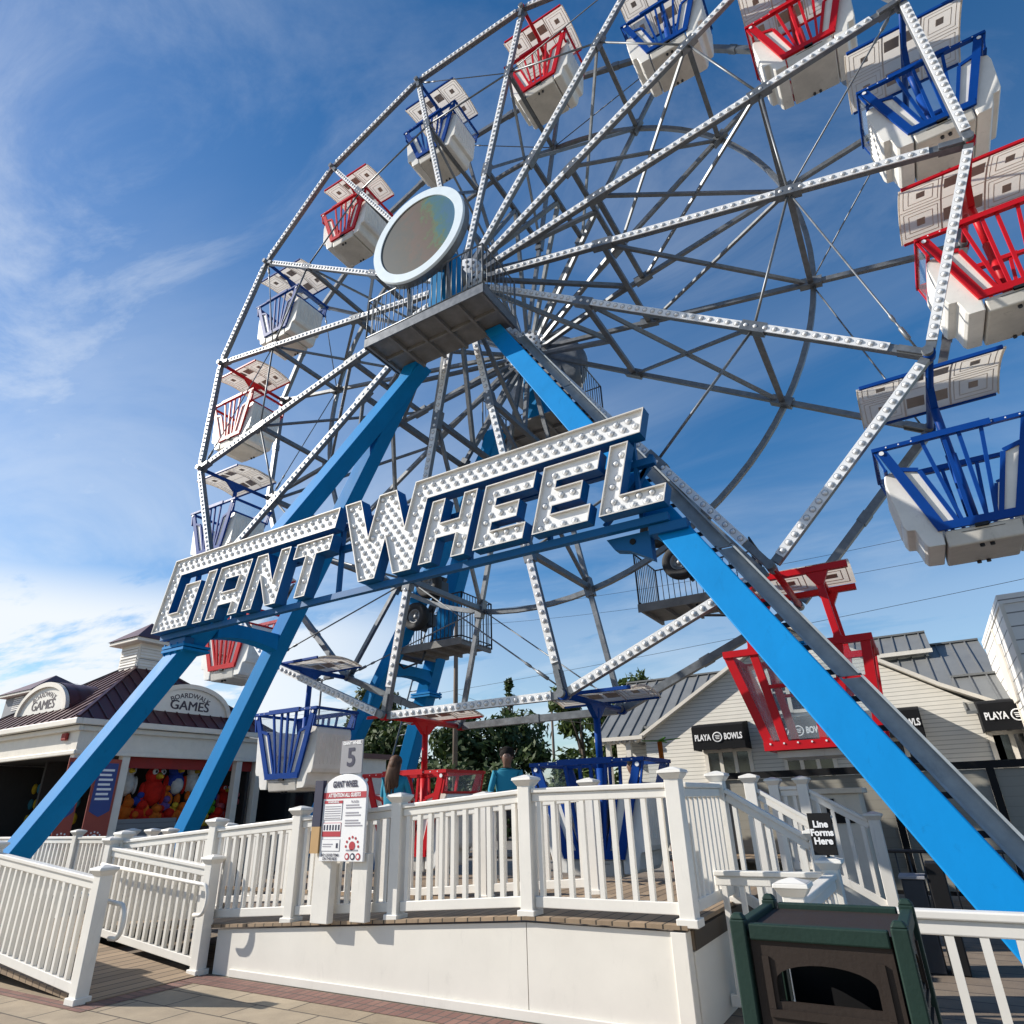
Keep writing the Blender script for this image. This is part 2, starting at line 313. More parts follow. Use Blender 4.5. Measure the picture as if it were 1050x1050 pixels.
    def lathe(s, prof, o, axis, n=24, mi=0, sm=True):
        o = V(o); d = V(axis).normalized(); a = d.orthogonal().normalized(); b = d.cross(a); k = len(s.v)
        for (r, h) in prof:
            for i in range(n):
                t = 2 * math.pi * i / n; s.v.append(o + d * h + a * (r * math.cos(t)) + b * (r * math.sin(t)))
        for g in range(len(prof) - 1):
            for i in range(n):
                j = (i + 1) % n; s.face((k + g * n + i, k + g * n + j, k + (g + 1) * n + j, k + (g + 1) * n + i), mi, sm)
        return s
    def add(s, vs, fs, mi=0, sm=False):
        k = len(s.v); s.v += [V(x) for x in vs]
        for f in fs: s.face([k + i for i in f], mi, sm)
        return s
    def build(s, name, mats, parent=None, bevel=0.0, seg=2, normals=True):
        me = bpy.data.meshes.new(name)
        off = V((0, 0, 0))
        if parent is not None:
            off = parent.matrix_world.translation.copy() if parent.parent is None else wloc(parent)
        elif s.v:
            xs = [v.x for v in s.v]; ys = [v.y for v in s.v]; zs = [v.z for v in s.v]
            off = V(((min(xs) + max(xs)) / 2, (min(ys) + max(ys)) / 2, min(zs)))
        me.from_pydata([tuple(v - off) for v in s.v], [], s.f)
        if not isinstance(mats, (list, tuple)): mats = [mats]
        for m in mats: me.materials.append(m)
        me.polygons.foreach_set('material_index', s.mi); me.polygons.foreach_set('use_smooth', s.sm)
        if normals:
            bm = bmesh.new(); bm.from_mesh(me); bmesh.ops.recalc_face_normals(bm, faces=bm.faces); bm.to_mesh(me); bm.free()
        me.update()
        ob = bpy.data.objects.new(name, me); COL.objects.link(ob)
        if parent is not None: ob.parent = parent
        else: ob.location = off; ob.matrix_world = Matrix.Translation(off)
        if bevel > 0:
            b = ob.modifiers.new('bevel', 'BEVEL'); b.width = bevel; b.segments = seg; b.limit_method = 'ANGLE'; b.angle_limit = R_(40)
        return ob
def wloc(o):
    p = V((0, 0, 0))
    while o is not None: p += o.location; o = o.parent
    return p
def tag(o, label=None, cat=None, group=None, kind=None):
    if label: o['label'] = label
    if cat: o['category'] = cat
    if group: o['group'] = group
    if kind: o['kind'] = kind
    return o
def thing(name, label, cat, loc, group=None):
    o = bpy.data.objects.new(name, None); COL.objects.link(o); o.location = loc; o.matrix_world = Matrix.Translation(loc)
    o.empty_display_size = 0.2
    return tag(o, label, cat, group)
def copy_tree(o, parent=None):
    c = o.copy(); COL.objects.link(c)
    if parent is not None: c.parent = parent
    for ch in o.children: copy_tree(ch, c)
    return c
def text(txt, size, spacing=1.0, bold=0.0, align='CENTER'):
    cu = bpy.data.curves.new('t', 'FONT'); cu.body = txt; cu.size = size; cu.align_x = align; cu.align_y = 'CENTER'
    cu.space_character = spacing; cu.offset = bold; cu.fill_mode = 'BOTH'; cu.resolution_u = 4; cu.extrude = 0.0
    ob = bpy.data.objects.new('t', cu); COL.objects.link(ob)
    me = bpy.data.meshes.new_from_object(ob.evaluated_get(bpy.context.evaluated_depsgraph_get()))
    vs = [v.co.copy() for v in me.vertices]; fs = [tuple(p.vertices) for p in me.polygons]
    bpy.data.objects.remove(ob); bpy.data.curves.remove(cu); bpy.data.meshes.remove(me)
    return vs, fs
def put_text(mb, txt, size, o, ax, ay, mi=0, spacing=1.0, bold=0.0, width=None, align='CENTER', arc=None):
    vs, fs = text(txt, size, spacing, bold, align)
    if width:
        xs = [v.x for v in vs]; k = width / (max(xs) - min(xs))
        for v in vs: v.x *= k
    o = V(o); ax = V(ax); ay = V(ay); out = []
    for v in vs:
        x, y = v.x, v.y
        if arc: a = x / arc; x, y = (arc + y) * math.sin(a), (arc + y) * math.cos(a) - arc
        out.append(o + ax * x + ay * y)
    mb.add(out, fs, mi)
def struct(mb, name, m): return tag(mb.build(name, m), kind='structure')

# ------------------------------------------------------------------ frame constants
HX, HZ = -6.864, 13.051            # wheel centre
YF, YR = 9.865, 12.375; YM = (YF + YR) / 2
RAD = 10.0
XA, YA, ZA = V((1, 0, 0)), V((0, 1, 0)), V((0, 0, 1))
def ang(k): return R_(78.75 + 22.5 * k)
def pol(r, a, y): return V((HX + r * math.cos(a), y, HZ + r * math.sin(a)))

# ------------------------------------------------------------------ ground
g = MB(); g.add([(-900, -900, -0.012), (900, -900, -0.012), (900, 1500, -0.012), (-900, 1500, -0.012)], [(0, 1, 2, 3)]); struct(g, 'ground', M['asphalt'])
g = MB(); g.add([(-60, -30, -0.004), (30, -30, -0.004), (30, 5.52, -0.004), (-60, 5.52, -0.004)], [(0, 1, 2, 3)]); struct(g, 'plaza_paving', M['paver'])
g = MB(); g.add([(-16.5, 5.53, -0.004), (6, 5.53, -0.004), (6, 17.5, -0.004), (-16.5, 17.5, -0.004)], [(0, 1, 2, 3)]); struct(g, 'ride_base', M['ridebase'])
g = MB(); g.add([(-7.35, 5.22, 0.0), (-1.6, 5.22, 0.0), (-1.6, 5.52, 0.0), (-7.35, 5.52, 0.0)], [(0, 1, 2, 3)])
struct(g, 'brick_edging', M['edging'])
M['edging2'] = bricktex('red_brick_edging_cross', (0.16, 0.075, 0.06), (0.21, 0.11, 0.085), (0.07, 0.055, 0.05), 0.30, 0.10, 0.008, 0.0)
g = MB(); g.add([(-7.36, 4.08, 0.0), (-7.12, 4.08, 0.0), (-7.12, 5.21, 0.0), (-7.36, 5.21, 0.0)], [(0, 1, 2, 3)])
g.add([(-12.0, 4.08, 0.0), (-7.37, 4.08, 0.0), (-7.37, 4.22, 0.0), (-12.0, 4.22, 0.0)], [(0, 1, 2, 3)])
struct(g, 'brick_edging', M['edging2'])

# ------------------------------------------------------------------ deck, ramps, skirt
def rampz(x): return max(0.30, min(0.735, 0.735 + (x + 3.25) * 0.066))
d = MB()
for (x0, x1) in ((-9.8, -7.6), (-7.6, -6.2), (-6.2, -4.76), (-4.76, -3.25), (-3.25, -1.84)):
    z0, z1 = rampz(x0), rampz(x1)
    d.hexa([(x0, 5.535, z0 - .03), (x1, 5.535, z1 - .03), (x1, 7.05, z1 - .03), (x0, 7.05, z0 - .03), (x0, 5.535, z0), (x1, 5.535, z1), (x1, 7.05, z1), (x0, 7.05, z0)])
struct(d, 'upper_ramp', M['deck'])
d = MB(); d.box((-9.85, 7.06, 0.60), (-1.84, 9.35, 0.64)); d.box((-9.85, 12.7, 0.60), (-1.84, 14.6, 0.64))
struct(d, 'boarding_deck', M['deck'])
d = MB()
d.hexa([(-9.9, 4.27, .16), (-7.36, 4.27, -.03), (-7.36, 5.44, -.03), (-9.9, 5.44, .16), (-9.9, 4.27, .225), (-7.36, 4.27, .008), (-7.36, 5.44, .008), (-9.9, 5.44, .225)])
d.box((-12.0, 4.27, .16), (-9.905, 7.05, .225))
struct(d, 'entry_ramp', M['deck'])
s = thing('skirt_wall', 'white panelled skirt wall below the deck with the loop-shaped handrail shadow', 'wall', (-4.5, 5.58, 0))
for (x0, x1) in ((-7.30, -3.27), (-3.262, -1.99)):
    mb = MB(); mb.hexa([(x0, 5.57, 0), (x1, 5.57, 0), (x1, 5.62, 0), (x0, 5.62, 0), (x0, 5.57, rampz(x0) - .05), (x1, 5.57, rampz(x1) - .05), (x1, 5.62, rampz(x1) - .05), (x0, 5.62, rampz(x0) - .05)])
    mb.build('panel', M['skirt'], s)
mb = MB(); mb.box((-7.0, 5.545, 0.0), (-1.99, 5.567, 0.075)); mb.build('baseboard', M['skirt'], s, 0.006)
mb = MB(); mb.box((-1.985, 5.545, 0), (-1.86, 5.66, 0.69)); mb.build('corner_board', M['skirt'], s, 0.006)
mb = MB(); mb.box((-1.90, 5.664, 0), (-1.85, 9.3, 0.55)); mb.build('panel', M['skirt'], s)
mb = MB(); mb.box((-1.955, 5.66, 0.56), (-1.83, 9.3, 0.69)); mb.build('trim', M['deckedge'], s)

# ------------------------------------------------------------------ white railings
def post_bm(x, y, z0, z1, w_=0.125):
    mb = MB(); h = w_ / 2; mb.box((x - h, y - h, z0), (x + h, y + h, z1)); q = h + .022
    mb.box((x - q, y - q, z0 + .003), (x + q, y + q, z0 + .06)); return mb
def cap_bm(x, y, z, w_=0.125):
    mb = MB(); h = w_ / 2
    def ring(a, zz): return [(x - a, y - a, zz), (x + a, y - a, zz), (x + a, y + a, zz), (x - a, y + a, zz)]
    mb.hexa(ring(h + .004, z - .01) + ring(h + .034, z + .035)); mb.hexa(ring(h + .04, z + .036) + ring(h + .036, z + .06)); mb.hexa(ring(h + .03, z + .061) + ring(.015, z + .085))
    return mb
def railing(label, pts, hgt=1.0, post_ends=(True, True), post_extra=0.09, spacing=0.135, bal=0.042, base=None, group=None, endpost_z0=None):
    """pts: (x, y, deck z) at the posts; one railing run is one thing"""
    x, y, z = pts[0]; t = thing('railing', label, 'railing', (x, y, z), group)
    for i, (x, y, z) in enumerate(pts):
        if (i == 0 and not post_ends[0]) or (i == len(pts) - 1 and not post_ends[1]): continue
        z0 = z - 0.02 if base is None else base
        p = post_bm(x, y, z0, z + hgt + post_extra - .06).build('post', M['vinyl'], t, 0.006)
        cap_bm(x, y, z + hgt + post_extra - .055).build('post_cap', M['vinyl'], p, 0.004)
    for a, b in zip(pts, pts[1:]):
        a = V(a); b = V(b); d = b - a; hd = V((d.x, d.y, 0)); ln = hd.length; u = hd.normalized(); sl_ = d.z / ln
        def at(s_, dz): p = a + u * s_; return V((p.x, p.y, a.z + sl_ * s_ + dz))
        e = 0.066
        mb = MB(); mb.beam(at(e, hgt - .02), at(ln - e, hgt - .02), 0.088, 0.042); mb.beam(at(e, hgt - .078), at(ln - e, hgt - .078), 0.05, 0.072)
        mb.build('top_rail', M['vinyl'], t, 0.008)
        mb = MB(); mb.beam(at(e, .10), at(ln - e, .10), 0.05, 0.085); mb.build('bottom_rail', M['vinyl'], t, 0.006)
        n = max(1, round((ln - .13) / spacing) - 0)
        for i in range(n):
            s_ = .065 + (ln - .13) * (i + .5) / n
            mb = MB(); p0 = at(s_, .142); p1 = at(s_, hgt - .115); mb.beam(p0, p1, bal, bal, u); mb.build('baluster', M['vinyl'], t)
    return t
DG = 'white railings round the ride'
F = [(-9.6, 5.62, rampz(-9.6)), (-7.66, 5.62, rampz(-7.66)), (-6.2, 5.62, rampz(-6.2)), (-4.76, 5.62, rampz(-4.76)), (-3.25, 5.62, .735), (-1.84, 5.62, .735)]
railing('long front white railing on top of the white skirt wall', F, 1.0)
railing('white railing at the front of the entry ramp, left edge of the photo', [(-12.0, 4.24, .225), (-9.9, 4.24, .225), (-7.47, 4.24, 0.0)], 1.04, base=-0.01)
railing('white railing with a looped metal handrail between the two ramps', [(-9.62, 5.49, .20), (-7.45, 5.49, 0.0)], 1.05, base=-0.01)
railing('white railing far left behind the ramps, in front of the games building', [(-17.2, 7.15, .30), (-15.5, 7.15, .30), (-13.7, 7.15, .30), (-12.0, 7.15, .30), (-11.4, 7.15, .30)], 1.0, base=-0.01)
railing('rear white railing of the ramp running behind the long front railing', [(-10.85, 7.1, .30), (-9.4, 7.1, .36), (-7.8, 7.1, .45), (-6.2, 7.1, .54), (-4.7, 7.1, .64), (-3.3, 7.1, .735)], 1.0)
railing('white side railing of the deck going back from the corner post', [(-1.84, 5.75, .735), (-1.84, 7.0, .735)], 1.0, post_ends=(False, True))
railing('white sloping stair railing nearest to the camera, below the red gondola', [(-1.84, 6.98, .735), (-1.02, 6.98, .22)], 1.0, post_ends=(False, True), base=-.01)
railing('middle white sloping stair railing behind the first one', [(-1.80, 8.25, .735), (-1.12, 8.25, .31)], 1.0, base=-.01)
railing('farthest white sloping stair railing, ending in a tall post by the blue leg', [(-1.80, 9.6, .72), (-1.45, 9.6, .72), (-.72, 9.6, .29)], 1.0, base=-.01)
railing('short white railing from the deck corner to the line sign post', [(-1.9, 6.42, 0.0), (-.88, 6.42, 0.0)], 1.03, post_ends=(False, True), spacing=.15)
railing('short white return railing coming forward beside the trash bin', [(-.88, 6.42, 0.0), (-.88, 4.72, 0.0)], 1.03, post_ends=(False, True), spacing=.15)
railing('white railing behind the trash bin running off the right edge', [(-.88, 4.58, 0.0), (1.1, 4.58, 0.0), (2.6, 4.58, 0.0)], 1.03, post_ends=(False, True), spacing=.16)
# handrails
def loop(y, label, xs, z0, z1, xe):
    mb = MB(); pts = [(xs, y, z1), (xe - .05, y, z0)]
    for i in range(0, 9):
        a = R_(90 - 22.5 * i); pts.append((xe + .10 * math.cos(a), y, z0 - .15 + .15 * math.sin(a)))
    pts.append((xe - .10, y, z0 - .30)); mb.path(pts, 0.021, 10)
    t = tag(mb.build('handrail', M['vinyl']), label, 'handrail')
    return t
loop(5.34, 'white tube handrail with a rounded end along the inner ramp railing', -9.5, .88, 1.05, -7.36)
loop(4.40, 'white tube handrail loop sticking out behind the front ramp railing', -9.8, .80, 1.0, -7.33)

# ------------------------------------------------------------------ wheel
wheel = thing('ferris_wheel', 'tall galvanised ferris wheel with bulb-lined white spokes and rim', 'ferris wheel', (HX, YM, HZ))
YHF, YHR = 9.60, 12.64
def bulbs(mb, a, b, n, nrm, r=0.045):
    a = V(a); b = V(b)
    for i in range(n): mb.dome(a.lerp(b, (i + .5) / n), nrm, r * .82, 8, 1, .75, 2)
for k in range(16):
    a = ang(k); h0 = pol(.35, a, YHF); n0 = pol(RAD - .05, a, YF); h1 = pol(.35, a, YHR); n1 = pol(RAD - .05, a, YR)
    fr = lambda r: h0.lerp(n0, (r - .35) / (RAD - .4)); rr = lambda r: h1.lerp(n1, (r - .35) / (RAD - .4))
    mb = MB()
    mb.beam(h0, n0, .125, .11, YA); mb.beam(h1, n1, .10, .10, YA)
    for r_ in (3.65, 7.3): mb.beam(fr(r_), rr(r_), .11, .11)
    mid = (fr(3.65) + rr(3.65)) / 2
    mb.beam(fr(.5), mid, .09, .10, YA); mb.beam(rr(.5), mid, .09, .10, YA)
    mb.beam(fr(3.7), rr(7.25), .075, .075, YA); mb.beam(rr(3.7), fr(7.25), .06, .06, YA)
    for r_ in (3.65, 7.3):
        for f_ in (fr, rr): c = f_(r_); mb.beam(f_(r_ - .22), f_(r_ + .22), .19, .17, YA)
    # node castings
    for f_, yy in ((fr, YF), (rr, YR)):
        mb.beam(f_(RAD - .42), f_(RAD + .03), .10, .2, YA); mb.tube(pol(RAD - .02, a, yy - .16), pol(RAD - .02, a, yy + .16), .075, 12)
    sp = mb.build('spoke_frame', M['galv'], wheel)
    mb = MB(); t_ = (n0 - h0).normalized(); nf = V((0, -1, 0)); nf = (nf - t_ * nf.dot(t_)).normalized()
    p0 = fr(1.0) + nf * .064; p1 = fr(9.45) + nf * .064
    mb.beam(p0, p1, .135, .022, YA); bulbs(mb, p0 + nf * .011, p1 + nf * .011, 50, nf, .046)
    mb.build('light_strip', [M['strip'], M['bulb'], M['collar']], sp)
    # rim
    b = ang(k + 1)
    q0, q1 = pol(RAD, a, YF), pol(RAD, b, YF); dd = (q1 - q0).normalized(); q0 = q0 + dd * .09; q1 = q1 - dd * .09
    mb = MB(); mb.beam(q0, q1, .13, .13, YA); rb = mb.build('rim_beam', M['galv'], wheel)
    mb = MB(); s0 = q0 + dd * .12 + V((0, -.074, 0)); s1 = q1 - dd * .12 + V((0, -.074, 0)); mb.beam(s0, s1, .14, .022, YA); bulbs(mb, s0 - YA * .011, s1 - YA * .011, 23, -YA, .047)
    mb.build('light_strip', [M['strip'], M['bulb'], M['collar']], rb)
    q0, q1 = pol(RAD, a, YR), pol(RAD, b, YR); q0 = q0 + dd * .09; q1 = q1 - dd * .09
    mb = MB(); mb.beam(q0, q1, .14, .14, YA); mb.beam(q0.lerp(q1, .47), q0.lerp(q1, .53), .165, .165, YA); mb.build('rim_beam', M['galv'], wheel)
    # tie rods and cables
    mb = MB(); mb.tube(fr(7.3), pol(7.3, b, YF - .08), .026, 6); mb.build('tie_rod', M['galv'], wheel)
    if k % 4 == 0:
        for f_, yy in ((fr, YF), (rr, YR)):
            c0 = f_(7.3)
            for kk in (k + 1, k - 1):
                e = pol(RAD - .1, ang(kk), yy); mb = MB(); mb.path([c0, c0.lerp(e, .79), c0.lerp(e, .80), c0.lerp(e, .82), c0.lerp(e, .83), c0.lerp(e, .86), c0.lerp(e, .865), c0.lerp(e, .92), c0.lerp(e, .925), e], [.016, .016, .03, .03, .016, .016, .036, .036, .016, .016], 6)
                mb.build('tension_cable', M['galv'], wheel)
mb = MB(); NR = 96
prof = [(7.29, -.05), (7.40, -.05), (7.40, .05), (7.29, .05), (7.29, -.05)]
mb.lathe(prof, (HX, YR + .16, HZ), (0, 1, 0), NR); ring_o = mb.build('drive_ring', M['galv'], wheel)
for p in ring_o.data.polygons: p.use_smooth = False
mb = MB()
for i in range(16):
    a = ang(i); mb.tube(pol(7.3, a, YR - .05), pol(7.3, a, YR + .1), .05, 6)
mb.build('ring_bracket', M['galv'], wheel)
mb = MB(); mb.tube((HX, 8.7, HZ), (HX, 13.55, HZ), .26, 24); mb.build('axle', M['galv'], wheel)
M['perf'] = bricktex('perforated_flange', (0.78, 0.78, 0.77), (0.76, 0.76, 0.75), (0.75, .75, .74), .5, .5, 0.0)
for yy in (YHF, YHR):
    mb = MB(); mb.lathe([(.0, -.09), (.66, -.09), (.66, .09), (0, .09)], (HX, yy, HZ), (0, 1, 0), 32)
    hub = mb.build('hub_flange', M['strip'], wheel)
    mb = MB()
    for i in range(16):
        for r_, rad in ((.56, .045), (.42, .04)):
            a = 2 * math.pi * (i + (.5 if r_ < .5 else 0)) / 16
            for sgn in (-1, 1):
                c = pol(r_, a, yy + sgn * .091); mb.tube(c, c + YA * (sgn * .012), rad, 8)
    mb.build('flange_bolt', M['dark'], hub)

# ------------------------------------------------------------------ gondolas
def gondola(name, colour, label):
    cm = M[colour]
    t = thing(name, label, 'gondola', (0, 0, 0), 'gondolas hanging on the wheel')
    mb = MB(); mb.tube((0, -1.22, 0), (0, 1.22, 0), .055, 12)
    for s_ in (-1, 1): mb.tube((0, s_ * 1.20, 0), (0, s_ * 1.34, 0), .085, 12)
    mb.build('pivot_tube', cm, t)
    # canopy
    mb = MB(); n = 8; yy = [-.70 + 1.4 * i / n for i in range(n + 1)]; zz = lambda y: .10 + .11 * (1 - (y / .7) ** 2)
    for i in range(n):
        y0, y1 = yy[i], yy[i + 1]
        mb.add([(-1.0, y0, zz(y0)), (1.0, y0, zz(y0)), (1.0, y1, zz(y1)), (-1.0, y1, zz(y1))], [(0, 1, 2, 3)])
    for sx in (-1, 1):
        for i in range(n):
            y0, y1 = yy[i], yy[i + 1]; mb.hexa([(sx * .99, y0, zz(y0) - .03), (sx * 1.012, y0, zz(y0) - .03), (sx * 1.012, y1, zz(y1) - .03), (sx * .99, y1, zz(y1) - .03), (sx * .99, y0, zz(y0) + .004), (sx * 1.012, y0, zz(y0) + .004), (sx * 1.012, y1, zz(y1) + .004), (sx * .99, y1, zz(y1) + .004)])
    can = mb.build('canopy', M['canopy'], t, normals=True)
    mb = MB()
    def strip(x0, y0, x1, y1, mi=0, th=.006):
        # thin moulding following the curved underside
        k = 4
        for i in range(k):
            ya, yb = y0 + (y1 - y0) * i / k, y0 + (y1 - y0) * (i + 1) / k
            mb.hexa([(x0, ya, zz(ya) - th), (x1, ya, zz(ya) - th), (x1, yb, zz(yb) - th), (x0, yb, zz(yb) - th), (x0, ya, zz(ya) + .002), (x1, ya, zz(ya) + .002), (x1, yb, zz(yb) + .002), (x0, yb, zz(yb) + .002)], mi)
    for cx in (-.66, .66):
        for cy in (-.34, .34):
            for hw, hh in ((.27, .27), (.19, .19)):
                for s_ in (-1, 1):
                    strip(cx - hw, cy + s_ * hh - .006, cx + hw, cy + s_ * hh + .006); strip(cx + s_ * hw - .006, cy - hh, cx + s_ * hw + .006, cy + hh)
            strip(cx - .065, cy - .075, cx + .065, cy + .075, 1, .010)
    for cx in (-.17, .17):
        for cy in (-.38, .38): strip(cx - .13, cy - .13, cx + .13, cy + .13, 1, .008)
    for cx in (-.335, .335): strip(cx - .014, -.69, cx + .014, .69)
    strip(-.98, -.006, .98, .006)
    mb.build('panel_moulding', [M['canline'], M['cansq']], can)
    mb = MB()
    for s_ in (-1, 1): mb = MB(); mb.beam((-.97, s_ * .715, .095), (.97, s_ * .715, .095), .045, .06); mb.build('canopy_beam', cm, t, .006)
    # central hanger post with a head flared along the pivot tube
    mb = MB(); mb.hexa([(-.05, -.07, -.26), (.05, -.07, -.26), (.05, .07, -.26), (-.05, .07, -.26), (-.05, -.36, -.02), (.05, -.36, -.02), (.05, .36, -.02), (-.05, .36, -.02)])
    mb.tube((0, 0, -.10), (0, 0, -1.1), .062, 12); mb.tube((0, 0, -1.1), (0, 0, -2.36), .078, 12); mb.tube((0, 0, -2.30), (0, 0, -2.40), .088, 12, 1)
    mb.build('hanger_post', [cm, M['strip']], t)
    # side frames
    for s_ in (-1, 1):
        yt, yb = s_ * .64, s_ * .54
        def P(x, z): f_ = (z + 1.02) / (-1.42); return V((x, yt + (yb - yt) * f_, z))
        mb = MB(); up = V((0, 1, .07))
        mb.beam(P(-1.05, -1.02), P(1.05, -1.02), .075, .06); mb.beam(P(-.5, -1.012) - V((0, s_ * -.012, 0)), P(.5, -1.012) - V((0, s_ * -.012, 0)), .085, .095)
        for sx in (-1, 1):
            mb.beam(P(sx * .93, -1.04), P(sx * .47, -2.42), .13, .05, up)
            mb.beam(P(sx * .52, -1.50), P(sx * .25, -2.40), .06, .045, up); mb.beam(P(sx * .80, -1.40), P(sx * .53, -1.48), .06, .045, up)
            mb.beam(P(sx * .38, -1.04), P(sx * .20, -2.40), .05, .04, up); mb.beam(P(sx * .10, -1.04), P(sx * .09, -2.40), .05, .045, up)
            mb.tube(P(sx * .93, -1.10) + V((0, s_ * .03, 0)), P(sx * .93, -1.10) + V((0, s_ * .04, 0)), .035, 10, 1)
        mb.beam(P(-.53, -2.40), P(.53, -2.40), .12, .06, up)
        for i in range(-5, 6): c = P(i * .17, -1.02) + V((0, s_ * .032, 0)); mb.tube(c, c + V((0, s_ * .008, 0)), .012, 6, 1)
        mb.build('side_frame', [cm, M['strip']], t)
        for sx in (-1, 1):
            mb = MB(); c = [P(sx * .74, -1.45), P(sx * .54, -1.50), P(sx * .285, -2.34), P(sx * .43, -2.34)]; i_ = YA * (-s_ * .03); j_ = YA * (-s_ * .008)
            mb.hexa([p_ + i_ for p_ in c] + [p_ + j_ for p_ in c]); mb.build('seat_side', M['shell'], t)
    # seat shells at both ends
    for sx in (-1, 1):
        mb = MB()
        prof = [(-.78, -1.40), (-.90, -1.38), (-.98, -1.43), (-1.00, -1.55), (-.935, -2.28), (-.90, -2.36), (-.80, -2.37), (-.775, -2.44), (-.74, -2.60), (-.70, -2.66), (-.485, -2.67), (-.48, -2.45), (-.50, -2.30)]
        pr = [(sx * -x, z) for x, z in prof]
        mb.prism(pr, ((0, 0, 0), XA, ZA, YA), -.52, .52)
        for i in range(9):
            y = -.44 + .11 * i
            mb.hexa([(sx * .97, y - .03, -1.56), (sx * .915, y - .03, -2.22), (sx * .915, y + .03, -2.22), (sx * .97, y + .03, -1.56), (sx * 1.008, y - .022, -1.60), (sx * .955, y - .022, -2.18), (sx * .955, y + .022, -2.18), (sx * 1.008, y + .022, -1.60)])
        mb.build('seat_shell', M['shell'], t, .045, 3)
        # end rail and window above the shell
        mb = MB(); mb.beam((sx * 1.02, -.66, -1.02), (sx * 1.02, .66, -1.02), .06, .06)
        for yv in (-.63, .63): mb.beam((sx * 1.02, yv, -1.04), (sx * .94, yv, -1.40), .04, .03)
        mb.beam((sx * .945, -.64, -1.39), (sx * .945, .64, -1.39), .05, .04)
        er = mb.build('end_rail', cm, t)
        mb = MB(); mb.hexa([(sx * 1.015, -.6, -1.05), (sx * .955, -.6, -1.37), (sx * .955, .6, -1.37), (sx * 1.015, .6, -1.05), (sx * 1.020, -.6, -1.05), (sx * .960, -.6, -1.37), (sx * .960, .6, -1.37), (sx * 1.020, .6, -1.05)])
        mb.build('window_panel', M['plexi'], er)
        mb = MB(); mb.box((min(sx * .50, sx * .82), -.48, -1.95), (max(sx * .50, sx * .82), .48, -1.85)); mb.box((min(sx * .78, sx * .88), -.48, -1.84), (max(sx * .78, sx * .88), .48, -1.42)); mb.build('seat', M['shell'], t)
    # floor box
    mb = MB(); mb.hexa([(-.46, -.49, -2.72), (.46, -.49, -2.72), (.46, .49, -2.72), (-.46, .49, -2.72), (-.455, -.53, -2.47), (.455, -.53, -2.47), (.455, .53, -2.47), (-.455, .53, -2.47)])
    fb = mb.build('floor_box', M['box'], t, .03, 3)
    mb = MB()
    for s_ in (-1, 1):
        mb.box((-.08, min(s_ * .52, s_ * .57), -2.50), (.08, max(s_ * .52, s_ * .57), -2.45)); mb.beam((-.26, s_ * .521, -2.53), (.26, s_ * .521, -2.53), .012, .006)
        mb.tube((-.06, s_ * .42, -2.72), (-.06, s_ * .42, -2.76), .03, 8); mb.tube((.06, s_ * .42, -2.72), (.06, s_ * .42, -2.76), .03, 8)
        mb.build('latch', M['dark'], fb)
    return t
